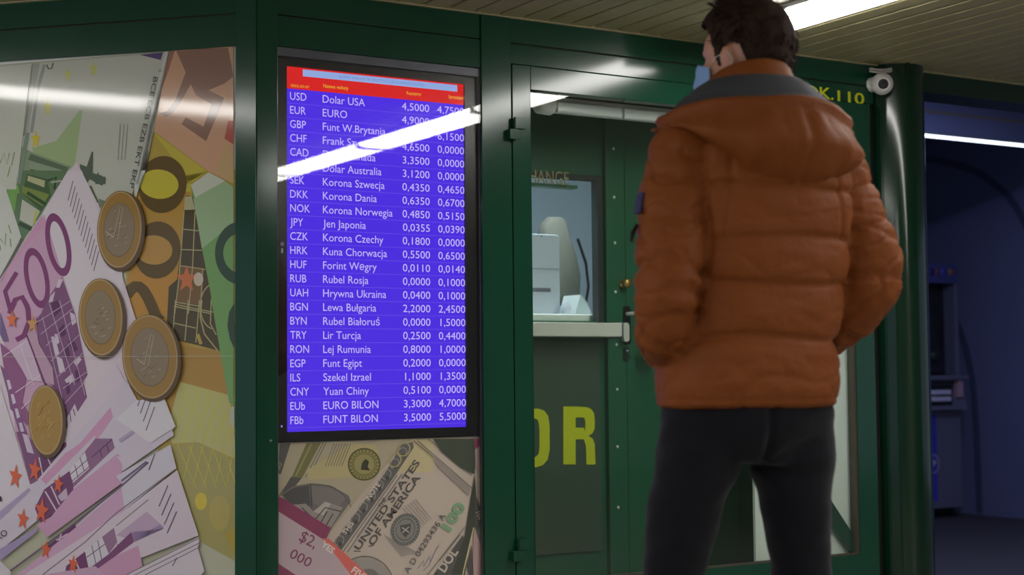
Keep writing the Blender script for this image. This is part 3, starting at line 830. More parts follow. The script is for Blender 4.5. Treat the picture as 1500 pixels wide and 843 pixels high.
wref = {t: (max(v[0] for v in text_mesh(t)[0]) - min(v[0] for v in text_mesh(t)[0])) for r in ROWS for t in r}
knm = (xB(575, 315)-xB(473, 315)) / wref['Korona Norwegia']
kco = (xB(454.5, 310)-xB(425.5, 310)) / wref['NOK']
knu = (xB(630, 440)-xB(590, 440)) / wref['0,0400']
pitch_ = (zt-zb_)/23
for i, r in enumerate(ROWS):
    z = zt + (zb_-zt)*i/23
    rw = MB().box(X0, X1, 0.0274, 0.0279, z-0.0115, z-0.0103).build('rate_row', SCR_LINE, disp)
    for nm_, t_, x_, k_, al_ in (('currency_code', r[0], xa, kco, 'l'), ('currency_name', r[1], xn, knm, 'l'), ('buying_rate', r[2], xbuy, knu, 'r'), ('selling_rate', r[3], xsell, knu, 'r')):
        mb = MB(); text_on(mb, t_, x_, z, HC, 0.0272, w=wref[t_]*k_, align=al_)
        mb.build(nm_, SCR_TXT, rw, fixn=False)
# small marks on the bezel
mb = MB(); c = onB(413, 358, .018)
mb.lathe([(0.0, 0), (0.007, 0), (0.007, -0.001), (0, -0.001)], (c[0], 0.0178, c[2]), ax='y', n=16)
mb.box(c[0]-0.003, c[0]+0.003, 0.0165, 0.018, c[2]-0.027, c[2]-0.012)
mb.build('bezel_mark', ALU, disp)
c = onB(412.5, 625, .018)
MB().lathe([(0.0, 0), (0.003, 0), (0.003, -0.001), (0, -0.001)], (c[0], 0.0178, c[2]), ax='y', n=12).build('status_light', emit_mat('status_blue', (0.3, 0.3, 1, 1), 0.8), disp)
# aluminium track around the opening with its glass
fr_ = thing('display_case_glass', (0.42, 0.0, 0.302), 'glass pane with a grey metal track covering the rate screen and dollar poster', 'glass')
MB().box(0.067, 0.778, -0.001, 0.005, 0.303, 2.004).build('glass_pane', GLASS, fr_)
mb = MB().box(0.0665, 0.778, 0.006, 0.017, 1.978, 2.005).box(0.7735, 0.778, 0.006, 0.017, 0.303, 1.978).box(0.0665, 0.071, 0.006, 0.017, 0.303, 1.978)
mb.build('metal_track', mat('dull_aluminium', rgb(92, 94, 102), rough=0.4, metal=0.8, vary=(14, 0.35)), fr_, bevel=0.001)

# ================================================================== dollar poster
dp = thing('poster', (0.42, 0.03, 0.30), 'poster of dollar banknotes below the exchange rate screen', 'poster')
MB().box(0.072, 0.776, 0.03, 0.045, 0.302, 0.800).build('backing_board', WHITE_BOARD, dp)
def placeB(px, py, n): return tuple(onB(px, py, 0.0285+n))
pr = Print(placeB, 1.75)
u = crop(390, 600, 3.4706)
pr.poly([(408.8, 650), (709, 640), (713, 960), (410, 975)], (158, 142, 130))
# back note with portrait
pr.poly(u(62,178, 760,150, 300,660, 62,440), (162, 152, 126))
pr.poly(u(68,175, 125,172, 75,330, 62,330), (86, 82, 80)); pr.text('100', *u(60,330)[0], 14, -34, 8, (150, 140, 124))
pr.poly(u(130,345, 205,172, 280,168, 185,345, 110,440, 62,440), (112, 108, 66))
pr.poly(u(80,420, 125,345, 180,350, 110,430), (84, 82, 78)); pr.line(u(150,340, 230,175), 2.4, (140, 138, 84))
pr.lines([u(200,345, 290,170), u(215,345, 305,170)], 1.1, (96, 92, 84))
pr.poly(u(205,310, 420,180, 560,180, 590,330, 215,360), (172, 160, 112))
for k in range(7): pr.line(u(300+14*k,290, 345+14*k,175), 1.0, (110, 100, 88))
pr.poly(u(75,430, 140,390, 230,376, 330,388, 420,440, 430,470, 335,600, 300,660, 150,560), (104, 100, 98))
pr.poly(u(85,435, 140,400, 215,385, 225,490, 120,480), (78, 76, 76)); pr.poly(u(225,390, 330,398, 410,445, 350,520, 240,480), (116, 110, 108))
pr.poly(u(110,490, 200,480, 240,520, 300,470, 390,500, 330,600, 260,580), (140, 132, 126)); pr.poly(u(240,520, 300,470, 330,480, 290,540), (168, 160, 152))
pr.lines([u(225,380, 232,500), u(250,560, 300,500, 380,520), u(180,500, 240,560), u(300,600, 340,530), u(270,590, 310,520)], 1.6, (66, 64, 64))
pr.ring(*u(255,560)[0], 55, 52, 1.2, 1.2, (88, 84, 82), a0=190, a1=340)
# olive seal
sx, sy = u(498,280)[0]
pr.ell(sx, sy, 24, 24, (118, 112, 58)); pr.ring(sx, sy, 24, 24, 2, 2, (84, 80, 48)); pr.ell(sx, sy, 17, 17, (146, 138, 86)); pr.ring(sx, sy, 16, 16, 1, 1, (88, 84, 50))
for k in range(24):
    a = k*15*PI/180; pr.line([(sx+18.5*math.cos(a), sy+18.5*math.sin(a)), (sx+21.5*math.cos(a), sy+21.5*math.sin(a))], 1.4, (160, 152, 100))
pr.poly([(sx-5, sy+8), (sx-3, sy-2), (sx+2, sy-8), (sx+7, sy-4), (sx+5, sy+4), (sx+9, sy+9)], (60, 58, 46))
# front note
pr.poly(u(300,655, 690,185, 750,155, 1110,150, 1110,843, 560,843, 390,740), (174, 160, 146))
pr.poly(u(740,152, 850,152, 850,320, 600,320), (178, 166, 122))
pr.poly(u(335,690, 600,330, 690,180, 745,165, 750,195, 660,330, 380,720), (94, 92, 90))
for k in range(9):
    x, y = u(372+40*k, 668-56*k)[0]
    pr.ring(x, y, 6.5, 8, 1.1, 1.1, (150, 142, 132), ang=35); pr.ell(x+1, y+5, 3, 3, (70, 68, 68))
for k in range(2): pr.ring(*u(655+45*k,260-55*k)[0], 9, 11, 2, 2, (158, 150, 96), ang=35)
pr.text('THIS', *u(405,640)[0], 40, -57, 7, (196, 184, 170), bold=0.02)
pr.text('NOTE', *u(525,465)[0], 40, -57, 7.5, (196, 184, 170), bold=0.02)
pr.lines([u(388,728, 665,335), u(412,728, 690,330)], 1.6, (112, 108, 106)); pr.line(u(460,650, 600,450), 1.2, (132, 124, 116))
dkx = (84, 78, 76)
pr.text('THE', *u(583,505)[0], 40, -57, 6, dkx, bold=0.02)
pr.text('UNITED STATES', *u(470,722)[0], 320, -460, 9.5, dkx, bold=0.03, length=158)
pr.text('OF AMERICA', *u(542,698)[0], 250, -360, 10, dkx, bold=0.03, length=123)
pr.lines([u(445,722, 480,722), u(520,698, 550,690)], 1.4, dkx)
sx, sy = u(708,612)[0]
for k in range(9): pr.line(u(600+12*k,640+6*k, 690+10*k,750-2*k), 1.3, (140, 130, 126))
for k in range(6): pr.line(u(690+14*k,500-8*k, 790+10*k,600-8*k), 1.3, (142, 132, 126))
pr.ell(sx, sy, 21, 24, (92, 94, 90), 20); pr.ring(sx, sy, 16, 19, 1.4, 1.4, (140, 134, 126), 20); pr.ell(sx, sy, 13, 15, (122, 120, 114), 20)
pr.poly([(sx-8, sy-6), (sx+8, sy-9), (sx+7, sy+3), (sx, sy+12), (sx-7, sy+4)], (74, 76, 74)); pr.line([(sx-5, sy-3), (sx+5, sy+4)], 2, (160, 154, 146)); pr.line([(sx-5, sy+5), (sx+5, sy-4)], 1.6, (160, 154, 146))
for k in range(28):
    a = k*360/28*PI/180; pr.line([(sx+17.2*math.cos(a), sy+20*math.sin(a)), (sx+20*math.cos(a), sy+22.5*math.sin(a))], 1.0, (136, 130, 122))
pr.text('A D 04293436 A', *u(722,838)[0], 195, -300, 8.5, (96, 92, 88), bold=0.01, length=102)
pr.text('100', *u(922,640)[0], 105, -165, 15, (112, 148, 112), bold=0.05, length=50)
pr.lines([u(770,810, 800,770, 800,800, 830,750, 835,775, 870,700), u(800,820, 830,790, 860,720, 880,690)], 0.9, (110, 100, 122))
pr.lines([u(825,150, 1045,335), u(750,160, 1035,395), u(770,160, 1045,400)], 1.5, (120, 112, 104)); pr.poly(u(850,240, 1040,400, 1030,440, 870,290), (138, 126, 118))
pr.poly(u(850,152, 1060,150, 1060,330, 990,300, 890,215), (62, 70, 54))
pr.poly(u(850,843, 1000,640, 1015,690, 940,843), (78, 76, 74)); pr.text('DOL', *u(905,835)[0], 66, -100, 13, (176, 164, 150), bold=0.03, length=38)
pr.lines([u(820,843, 1010,600), u(880,770, 985,640)], 1.2, (104, 98, 94))
pr.poly(u(940,843, 1010,640, 1060,330, 1075,560, 1030,700, 1010,843), (58, 62, 54)); pr.poly(u(1060,420, 1110,560, 1110,700, 1060,600), (74, 72, 70))
pr.text('100', *u(1062,520)[0], 18, 40, 7, (150, 140, 130), bold=0.02)
pr.poly(u(1055,150, 1110,150, 1110,170, 1060,205), (124, 52, 78)); pr.poly(u(1060,205, 1110,170, 1110,420, 1065,300), (156, 132, 130))
pr.poly(u(1055,600, 1090,690, 1110,780, 1110,960, 1050,960), (172, 140, 136)); pr.poly(u(1070,620, 1110,560, 1110,780), (108, 104, 100))
pr.line(u(990,880, 1055,600), 1.6, (186, 176, 118)); pr.poly(u(1020,800, 1045,690, 1055,843, 1030,843), (70, 68, 70))
# oval at the bottom and the strap
pr.ring(*u(500,905)[0], 44, 46, 1.6, 1.6, (100, 96, 92)); pr.ell(*u(500,905)[0], 40, 42, (140, 134, 128)); pr.ell(*u(520,915)[0], 22, 30, (108, 102, 98))
pr.poly(u(62,440, 330,605, 300,670, 62,520), (132, 54, 88)); pr.poly(u(62,520, 285,660, 520,843, 520,1300, 62,1300), (172, 152, 158))
pr.poly(u(285,655, 320,660, 560,880, 560,1000, 520,960), (204, 92, 84)); pr.poly(u(62,785, 175,860, 62,860), (132, 54, 88)); pr.poly(u(62,860, 175,860, 300,960, 62,960), (150, 96, 120))
pr.text('YES', *u(278,695)[0], 60, 44, 9, (214, 190, 184), bold=0.03); pr.text('FIVE', *u(428,825)[0], 60, 44, 10, (214, 190, 184), bold=0.03)
pr.text('$2,', *u(160,665)[0], 60, 32, 17, (122, 58, 92), bold=0.005, length=27)
pr.text('000', *u(112,750)[0], 60, 32, 14.5, (122, 58, 92), bold=0.005, length=34)
pr.build('printed_sheet', PRINT_IN, dp)
# small rivet on the corner post
MB().lathe([(0.0, -0.007), (0.003, -0.006), (0.004, -0.004)], (onB(396, 646)[0], 0, onB(396, 646)[2]), ax='y', n=12).build('post_rivet', ALU, bpy.data.objects['wall_front'])

# ================================================================== inside the door
def lettering(name, t, px, py, h, y, m_, label, w=None, bold=0.0, depth=0.002, group=None):
    q = onB(px, py, y); mb = MB(); text_on(mb, t, q[0], q[2], h, y-depth, w=w, bold=bold, depth=depth)
    o = mb.build(name, m_, fixn=False); recenter(o); return tag(o, label, 'lettering', group)
# big yellow letters on the lower grey panel
gp = MB(); q0 = B(783, 500); q1 = B(880, 806)
gp.box(0.8815, q1[0], YP-0.012, YP-0.0005, q1[2], q0[2])
o = gp.build('lower_board', PANEL_GREY); tag(recenter(o), 'grey green board with big yellow letters under the cashier counter', 'board')
yB_ = YP-0.0125
def letter(polys, label, holes=None):
    mb = MB()
    for P in polys:
        mb.prism([onB(px, py, yB_-0.0) for px, py in P], (0, -0.001, 0))
    o = mb.build('painted_letter', YELLOW); tag(recenter(o), label, 'lettering', 'yellow letters on the lower board')
def shape_with_strip(outer, inner):
    return [[outer[i], outer[(i+1) % len(outer)], inner[(i+1) % len(outer)], inner[i]] for i in range(len(outer))]
# R
letter([[(825,596),(843,596),(843,681),(825,681)], [(843,596),(860,597),(866,600),(870,606),(871,616),(857,616),(855,612),(843,612)],
        [(871,616),(871,628),(868,635),(862,639),(857,633),(857,616)], [(862,639),(857,633),(855,627),(843,627),(843,644),(855,644)],
        [(855,644),(862,639),(868,643),(871,651),(858,653)], [(858,653),(871,651),(872,681),(859,681)]], 'big yellow letter R on the lower board behind the door glass')
ou = [(760,604),(768,600),(788,599),(797,602),(803,610),(805,625),(805,660),(802,674),(795,682),(785,685),(768,685),(758,680)]
inn = [(770,616),(774,614),(782,613),(787,615),(789,620),(790,630),(790,658),(789,665),(786,669),(781,671),(774,671),(770,668)]
letter(shape_with_strip(ou, inn), 'big yellow letter O half hidden by the door frame')
lettering('sign_lettering', 'CHANGE', 762, 267, 0.05, YP-0.07, mat('pale_gold', rgb(150, 140, 100), rough=0.4, metal=0.3), 'small pale lettering CHANGE above the cashier window', w=onB(833, 264, YP-.07)[0]-onB(762, 264, YP-.07)[0], bold=-0.004)
bo = MB().box(0.88, onB(846, 262, YP-.06)[0], YP-0.06, YP-0.02, onB(800, 269, YP-.06)[2]-0.012, onB(800, 269, YP-.06)[2]).build('sign_ledge', GREEN_IN)
tag(recenter(bo), 'thin green ledge under the small pale lettering', 'ledge')
# yellow sign lettering on the beam
o = lettering('sign_lettering', 'LOK.', 1166, 140, 0.044, 0.003, YELLOW, 'small yellow lettering on the beam, partly hidden by the orange hood', w=onB(1221, 145, 0)[0]-onB(1166, 140, 0)[0], bold=0.012, depth=0.001)
o = lettering('sign_lettering', '110', 1227, 149, 0.044, 0.003, YELLOW, 'small yellow number 110 on the beam beside the security camera', w=onB(1266, 150, 0)[0]-onB(1227, 148, 0)[0], bold=0.012, depth=0.001)

# counter shelf
q0 = onB(780, 472, YP-0.11); q1 = onB(911, 494, YP-0.11)
cs = thing('counter_shelf', ((0.85+q1[0])/2, YP-0.05, q1[2]), 'satin silver counter shelf below the cashier window', 'shelf')
MB().rbox(0.87, q1[0], YP-0.11, YP-0.002, q1[2], q0[2], 0.004, axis='x').build('shelf_board', SILVER, cs)
MB().rbox(q1[0], q1[0]+0.006, YP-0.112, YP-0.002, q1[2]-0.004, q0[2]+0.003, 0.006, axis='x').build('end_plate', ALU, cs)
# inner door with lock furniture and a row of screws
q0 = onB(886, 200, YP-.02); q1 = onB(1010, 820, YP-.02)
dr = thing('inner_door', (1.75, YP-0.02, 0.0), 'green inner door with lock and brass knob beside the cashier window', 'door')
MB().rbox(q0[0], q0[0]+0.62, YP-0.022, YP-0.0005, 0.05, 1.99, 0.003).build('leaf', GREEN_IN, dr, bevel=0.002)
zr = onB(950, 525, YP-.02)[2]
MB().box(q0[0]+0.10, q0[0]+0.60, YP-0.026, YP-0.022, zr, zr+0.008).box(q0[0]+0.085, q0[0]+0.093, YP-0.026, YP-0.022, 0.1, 1.95).build('bead', GREEN_IN, dr)
for px, py in ((899,218), (900,289), (901,356), (902,428), (903.5,505), (904.5,571), (905,655), (906,744)):
    c = onB(px, py, YP-0.023)
    MB().lathe([(0.0, -0.004), (0.004, -0.003), (0.006, 0)], (c[0], YP-0.022, c[2]), ax='y', n=12).build('screw', SILVER, dr)
c = onB(919, 415, YP-0.05)
MB().lathe([(0.0, -0.04), (0.012, -0.039), (0.017, -0.034), (0.018, -0.026), (0.012, -0.018), (0.008, -0.012), (0.016, -0.004), (0.017, 0)], (c[0], YP-0.022, c[2]), ax='y', n=24).build('knob', BRASS, dr)
c = onB(919, 468, YP-0.03)
lp = MB().rbox(c[0]-0.015, c[0]+0.015, YP-0.03, YP-0.022, c[2]-0.095, c[2]+0.05, 0.01).build('lock_plate', BLACK, dr)
MB().tube([(c[0], YP-0.03, c[2]+0.02), (c[0], YP-0.06, c[2]+0.02), (c[0]+0.01, YP-0.066, c[2]+0.02)], 0.007).build('keyhole_cylinder', SILVER, lp)
c2 = onB(918, 487, YP-0.05)
MB().rbox(c2[0]-0.013, c2[0]+0.013, YP-0.05, YP-0.03, c2[2]-0.036, c2[2]+0.036, 0.012).build('handle_plate', SILVER, dr)
c2 = onB(918, 519, YP-0.03)
lk = MB().rbox(c2[0]-0.011, c2[0]+0.011, YP-0.032, YP-0.022, c2[2]-0.026, c2[2]+0.026, 0.008).build('lower_lock', GREEN_DARK, dr)
MB().lathe([(0.0, -0.008), (0.006, -0.007), (0.006, 0)], (c2[0], YP-0.032, c2[2]+0.01), ax='y', n=12).build('lock_cylinder', ALU, lk)
# tube light fixture under the vestibule ceiling
YL = 0.13
q0 = onB(788, 152, YL); q1 = onB(975, 182, YL)
zc = q0[2]
tl = thing('inner_lamp', (1.6, YL, zc), 'switched off white batten lamp above the door glass inside the kiosk', 'lamp')
MB().rbox(q0[0]+0.05, 2.3, YL-0.02, YL+0.05, zc-0.020, zc+0.026, 0.006, axis='x').build('batten', WHITE, tl)
MB().lathe([(0.0, q0[0]-0.012), (0.024, q0[0]-0.010), (0.036, q0[0]+0.002), (0.039, q0[0]+0.05), (0.034, q0[0]+0.056), (0.0, q0[0]+0.056)], (0, YL, zc+0.002), ax='x', n=24).build('end_cap', WHITE, tl)
xj = onB(905, 172, YL)[0]
for a, b in ((q0[0]+0.06, xj-0.006), (xj+0.006, 2.28)):
    MB().rbox(a, b, YL-0.035, YL-0.02, zc-0.030, zc+0.010, 0.008, axis='x').build('tube_cover', mat('milky_cover', rgb(235, 236, 234), rough=0.3) if 'milky_cover' not in bpy.data.materials else bpy.data.materials['milky_cover'], tl)
MB().box(q0[0]+0.06, 2.3, YL-0.01, YL+0.01, zc+0.022, 2.2).build('hanger_plate', GREEN_DARK, tl)
# cashier booth: white machine, chair, bottle and an added lamp out of view
YM = 0.62
def bq(px, py, y=YM): return onB(px, py, y)
a = bq(772, 342); b = bq(821, 462)
mc = thing('banknote_machine', ((a[0]+b[0])/2-0.03, YM+0.12, b[2]), 'pale grey machine with a slot on the cashier desk', 'machine')
mw = MAT_MACH = mat('pale_grey_plastic', rgb(196, 204, 214), rough=0.45)
MB().rbox(a[0]-0.08, b[0], YM, YM+0.26, b[2], a[2], 0.014).build('housing', mw, mc, bevel=0.004)
s0 = bq(775, 422); s1 = bq(806, 428)
MB().box(s0[0]-0.06, s1[0], YM-0.004, YM, s1[2], s0[2]).build('slot', ALU, mc)
s2 = bq(776, 393)[2]
MB().box(a[0]-0.079, b[0]-0.001, YM-0.0015, YM, s2-0.002, s2).build('panel_seam', ALU, mc)
c = bq(793, 346); MB().lathe([(0, -.002), (.003, -.001), (.003, 0)], (c[0], YM, c[2]), ax='y', n=10).build('indicator', BLACK, mc)
desk = MB().rbox(0.31, 2.0, YP+0.045, 0.92, b[2]-0.03, b[2]-0.001, 0.006, axis='x').build('cashier_desk', WHITE_BOARD)
tag(recenter(desk), 'pale cashier desk behind the inner window', 'desk')
# chair back behind the machine
YC = 1.0
cc = onB(822, 385, YC)
ch = thing('office_chair', (cc[0], YC, 0.0), 'pale beige padded chair back behind the machine in the booth', 'chair')
fab = mat('beige_fabric', rgb(136, 132, 120), rough=0.9, bump=(150, 0.2, 0.002))
outl = [(800,340),(803,325),(811,317),(826,317),(833,324),(836,345),(846,372),(853,405),(852,435),(844,452),(835,460),(822,470),(800,470)]
P = [onB(px, py, YC) for px, py in outl]
mb = MB(); n = len(P); cen = sum(P)/n
layers = []
for off, sc_ in ((0.0, 0.9), (0.012, 0.98), (0.03, 1.0), (0.05, 1.0), (0.068, 0.97), (0.08, 0.88)):
    layers.append([cen + (p-cen)*sc_ + np.array([0, off, 0]) for p in P])
vs = [tuple(p) for L in layers for p in L]
fs = [(i*n+k, i*n+(k+1) % n, (i+1)*n+(k+1) % n, (i+1)*n+k) for i in range(5) for k in range(n)] + [tuple(range(n))[::-1], tuple(range(5*n, 6*n))]
mb.add(vs, fs, 0, True); mb.build('backrest', fab, ch)
MB().tube([tuple(onB(px, py, YC-0.02)) for px, py in ((846,350), (858,385), (862,420), (858,445), (846,462))], 0.006).build('cable', BLACK, ch)
zs = onB(822, 480, YC)[2]
MB().rbox(cc[0]-0.22, cc[0]+0.22, YC+0.0, YC+0.44, zs-0.38, zs-0.30, 0.03, axis='z').build('seat', fab, ch, bevel=0.01)
MB().tube([(cc[0], YC+0.22, 0.06), (cc[0], YC+0.22, zs-0.38)], 0.025).box(cc[0]-0.03, cc[0]+0.03, YC+0.02, YC+0.05, zs-0.36, zs+0.1).build('stem', BLACK, ch)
mb = MB()
for k in range(5):
    a_ = k*2*PI/5; mb.tube([(cc[0], YC+0.22, 0.07), (cc[0]+0.26*math.cos(a_), YC+0.22+0.26*math.sin(a_), 0.04)], [0.022, 0.014])
mb.build('star_base', BLACK, ch)
bt = onB(829, 469, YM-0.05)
o = MB().lathe([(0.0, 0), (0.022, 0.0), (0.022, 0.03), (0.014, 0.04), (0.012, 0.05), (0.0, 0.052)], (bt[0], YM-0.05, b[2]), n=16).build('bottle', mw)
tag(recenter(o), 'small pale bottle on the desk at the bottom of the cashier window', 'bottle')
cv = [onB(px, py, 0.72) for px, py in ((842,470),(850,432),(858,440),(866,458),(868,470))]
for q in cv: q[2] = max(q[2], b[2]+0.001)
o = MB().prism(cv, (0, 0.12, 0)).build('paper_pile', WHITE_BOARD); tag(recenter(o), 'white papers leaning at the right of the cashier window', 'papers')
bl = thing('booth_fill_lamp', (1.5, 0.7, 2.17), 'unseen white ceiling lamp added to light the cashier booth', 'lamp')  # unseen lamp, added to give the booth its bluish light
MB().box(0.9, 1.8, 0.50, 0.80, 2.185, 2.2).build('housing', WHITE, bl)
MB().box(0.91, 1.79, 0.51, 0.79, 2.175, 2.185).build('diffuser', emit_mat('booth_fill_diffuser', (0.76, 0.88, 1.0, 1), 18.0), bl)

# ================================================================== security camera
kc = onB(1292, 123, -0.055)
kx, ky, kz = kc
sc_ = thing('security_camera', (kx, ky, kz-0.04), 'small white round security camera under the ceiling beside the column', 'camera')
rot = (Vector((-0.80, -1.0, -0.25))).to_track_quat('Z', 'Y').to_matrix()
MB().ball((kx, ky, kz), (0.043, 0.043, 0.046), rot=rot).build('body', WHITE, sc_)
fwd = rot @ Vector((0, 0, 1))
def lat(prof, c):
    mb = MB(); n = 28
    vs = [Vector(c) + rot @ Vector((r_*math.cos(2*PI*k/n), r_*math.sin(2*PI*k/n), h)) for r_, h in prof for k in range(n)]
    fs = [(i*n+k, i*n+(k+1) % n, (i+1)*n+(k+1) % n, (i+1)*n+k) for i in range(len(prof)-1) for k in range(n)]
    return mb.add(vs, fs, 0, True)
lat([(0.028, 0.036), (0.026, 0.047), (0.020, 0.048), (0.019, 0.044)], kc).build('lens_ring', WHITE, sc_)
lat([(0.0195, 0.045), (0.0195, 0.0475), (0.012, 0.0475), (0.0, 0.046)], kc).build('lens', BLACK, sc_)
MB().tube([(kx, ky+0.02, kz+0.005), (kx, ky+0.054, kz+0.005)], 0.03).build('mount', WHITE, sc_)
CAB = mat('cable_white', rgb(190, 188, 182), rough=0.5)
for off in (0.0, 0.012):
    pts_ = [onB(px, py-off*300, ky) for px, py in ((1274,104), (1285,106), (1297,106), (1308,104), (1320,99), (1333,93))]
    pts_[-1][2] = min(pts_[-1][2], CEIL-0.004)
    for q in pts_: q[2] = min(q[2], CEIL-0.006)
    MB().tube(pts_, 0.0045).build('cable', CAB, sc_)

# ================================================================== cash machine in the alcove
YA = 3.1
def aq(px, py, y=YA): return onB(px, py, y)
xr = aq(1405, 500)[0]; xl = xr-0.62
ztop = aq(1404, 388)[2]; zsh = aq(1405, 550)[2]; zkp = aq(1405, 600)[2]
ATM_M = mat('machine_grey_blue', rgb(96, 98, 124), rough=0.4); ATM_D = mat('machine_dark', rgb(28, 30, 40), rough=0.3); ATM_B = mat('machine_blue', rgb(60, 60, 190), rough=0.35)
am = thing('cash_machine', ((xl+xr)/2, YA+0.3, 0), 'blue grey cash machine standing in the dim alcove behind the column', 'cash machine')
zrb = aq(1404, 416)[2]
mb = MB().box(xl, xr, YA+0.12, YA+0.68, 0.07, ztop-0.01).box(xl, xl+0.035, YA, YA+0.12, zsh, zrb).box(xr-0.035, xr, YA, YA+0.12, zsh, zrb).box(xl, xr, YA, YA+0.12, 0.07, zkp-0.01)
mb.build('cabinet', ATM_M, am, bevel=0.004)
MB().box(xl+0.01, xr-0.01, YA+0.08, YA+0.66, 0.0, 0.07).build('plinth', BLACK, am)
MB().rbox(xl, xr, YA-0.01, YA+0.12, zrb, ztop, 0.02, axis='z').build('header', mat('header_blue_grey', rgb(62, 68, 128), rough=0.4), am)
for k, (px, c_) in enumerate(((1363, (30, 40, 90)), (1372, (120, 50, 80)), (1379, (70, 80, 200)), (1391, (150, 90, 60)))):
    c = aq(px, 399)
    MB().lathe([(0.0, -0.003), (0.024, -0.003), (0.024, 0)], (c[0], YA-0.01, c[2]), ax='y', n=20).build('badge', mat('badge_%d' % k, rgb(*c_), rough=0.4), am)
MB().box(xl+0.035, xr-0.035, YA+0.10, YA+0.12, zsh, zrb).build('screen', ATM_D, am)
MB().prism([(xl+0.035, YA+0.03, zsh+0.02), (xr-0.12, YA+0.02, zsh+0.02), (xr-0.20, YA+0.098, zrb-0.1), (xl+0.035, YA+0.098, zrb-0.02)], (0, 0.001, 0.01)).build('privacy_shield', ATM_D, am)
c = aq(1371, 522)
MB().lathe([(0.0, -0.03), (0.03, -0.028), (0.042, -0.015), (0.045, 0.1)], (c[0], YA+0.02, c[2]), ax='y', n=20).build('card_reader', mat('dark_green_plastic', rgb(30, 46, 44), rough=0.4), am)
MB().rbox(xl, xr, YA-0.08, YA+0.12, zsh-0.035, zsh, 0.01, axis='x').build('shelf', ATM_M, am)
k0 = aq(1392, 580)
MB().prism([(xl, YA-0.06, zkp), (xl, YA+0.0, zsh-0.035), (xl, YA+0.12, zsh-0.035), (xl, YA+0.12, zkp-0.01)], (xr-xl, 0, 0)).build('keypad_console', ATM_M, am)
MB().box(xl+0.08, k0[0]-0.04, YA-0.055, YA-0.02, zkp+0.03, zsh-0.06).build('keypad_recess', ATM_D, am)
for r_ in range(2):
    for k in range(9):
        x = k0[0]-0.075-0.036*k
        kb = MB().rbox(x-0.013, x+0.013, YA-0.066, YA-0.055, zkp+0.06+0.045*r_, zkp+0.09+0.045*r_, 0.004).build('key', mat('key_white', rgb(200, 200, 230), rough=0.4) if 'key_white' not in bpy.data.materials else bpy.data.materials['key_white'], am)
s = aq(1397, 569)
MB().rbox(s[0]-0.03, s[0]+0.025, YA-0.062, YA-0.03, s[2]-0.06, s[2]+0.05, 0.004).build('sticker', mat('sticker_pink', rgb(170, 140, 160), rough=0.5), am)
c = aq(1367, 680)
MB().box(c[0]-0.17, c[0]+0.035, YA-0.002, YA, 0.12, zkp-0.03).build('blue_band', ATM_B, am)
mb = MB(); n = 40; lg = []
for rr in (0.056, 0.049):
    lg.append([(c[0]+rr*math.cos(2*PI*k/n)*0.95, YA-0.004, c[2]+rr*1.15*math.sin(2*PI*k/n)) for k in range(n)])
mb.add(lg[0]+lg[1], [(k, (k+1) % n, n+(k+1) % n, n+k) for k in range(n)])
sw = [(-0.07, 0.03), (-0.02, 0.055), (0.03, 0.045), (0.075, 0.01), (0.03, 0.018), (0.055, -0.012), (0.01, 0.0), (0.02, -0.035), (-0.03, -0.01), (-0.07, 0.0)]
mb.add([(c[0]+x*.5, YA-0.004, c[2]+z*.5) for x, z in sw], [tuple(range(len(sw)))])
mb.build('round_emblem', mat('emblem_pale', rgb(170, 170, 220), rough=0.4), am, fixn=False)
# ================================================================== person
# local frame: x = the person's right, y = the way the person faces, z = up
PX, PY = 0.548, -1.662
PROT = math.radians(-15.6)
def fnoise(p, s, d=3):
    return noise.fractal(Vector(p)*s, 1.0, 2.0, d)
def loft_rings(rings, mb, n=40):
    # rings: (cx, cy, a, b, z, exponent)
    vs = []
    for cx, cy, a, b, z, e in rings:
        for k in range(n):
            w = 2*PI*k/n; c, s = math.cos(w), math.sin(w)
            vs.append((cx + a*math.copysign(abs(c)**(2/e), c), cy + b*math.copysign(abs(s)**(2/e), s), z))
    m_ = len(rings)
    fs = [(i*n+k, i*n+(k+1) % n, (i+1)*n+(k+1) % n, (i+1)*n+k) for i in range(m_-1) for k in range(n)]
    fs += [tuple(range(n))[::-1], tuple(range((m_-1)*n, m_*n))]
    mb.add(vs, fs, 0, True)
def spline(P, k=6):
    P = [np.array(p, float) for p in P]; out = []
    for i in range(len(P)-1):
        p0 = P[max(i-1, 0)]; p1 = P[i]; p2 = P[i+1]; p3 = P[min(i+2, len(P)-1)]
        for j in range(k):
            t = j/k; out.append(0.5*((2*p1)+(-p0+p2)*t+(2*p0-5*p1+4*p2-p3)*t*t+(-p0+3*p1-3*p2+p3)*t**3))
    out.append(P[-1]); return out
def limb(mb, P, k=6, n=20):          # P: (x, y, z, r)
    S_ = spline(P, k)
    mb.tube([tuple(q[:3]) for q in S_], [float(q[3]) for q in S_], n=n)
    for q in (S_[0], S_[-1]): mb.ball(q[:3], float(q[3])*0.98, 16, 10)
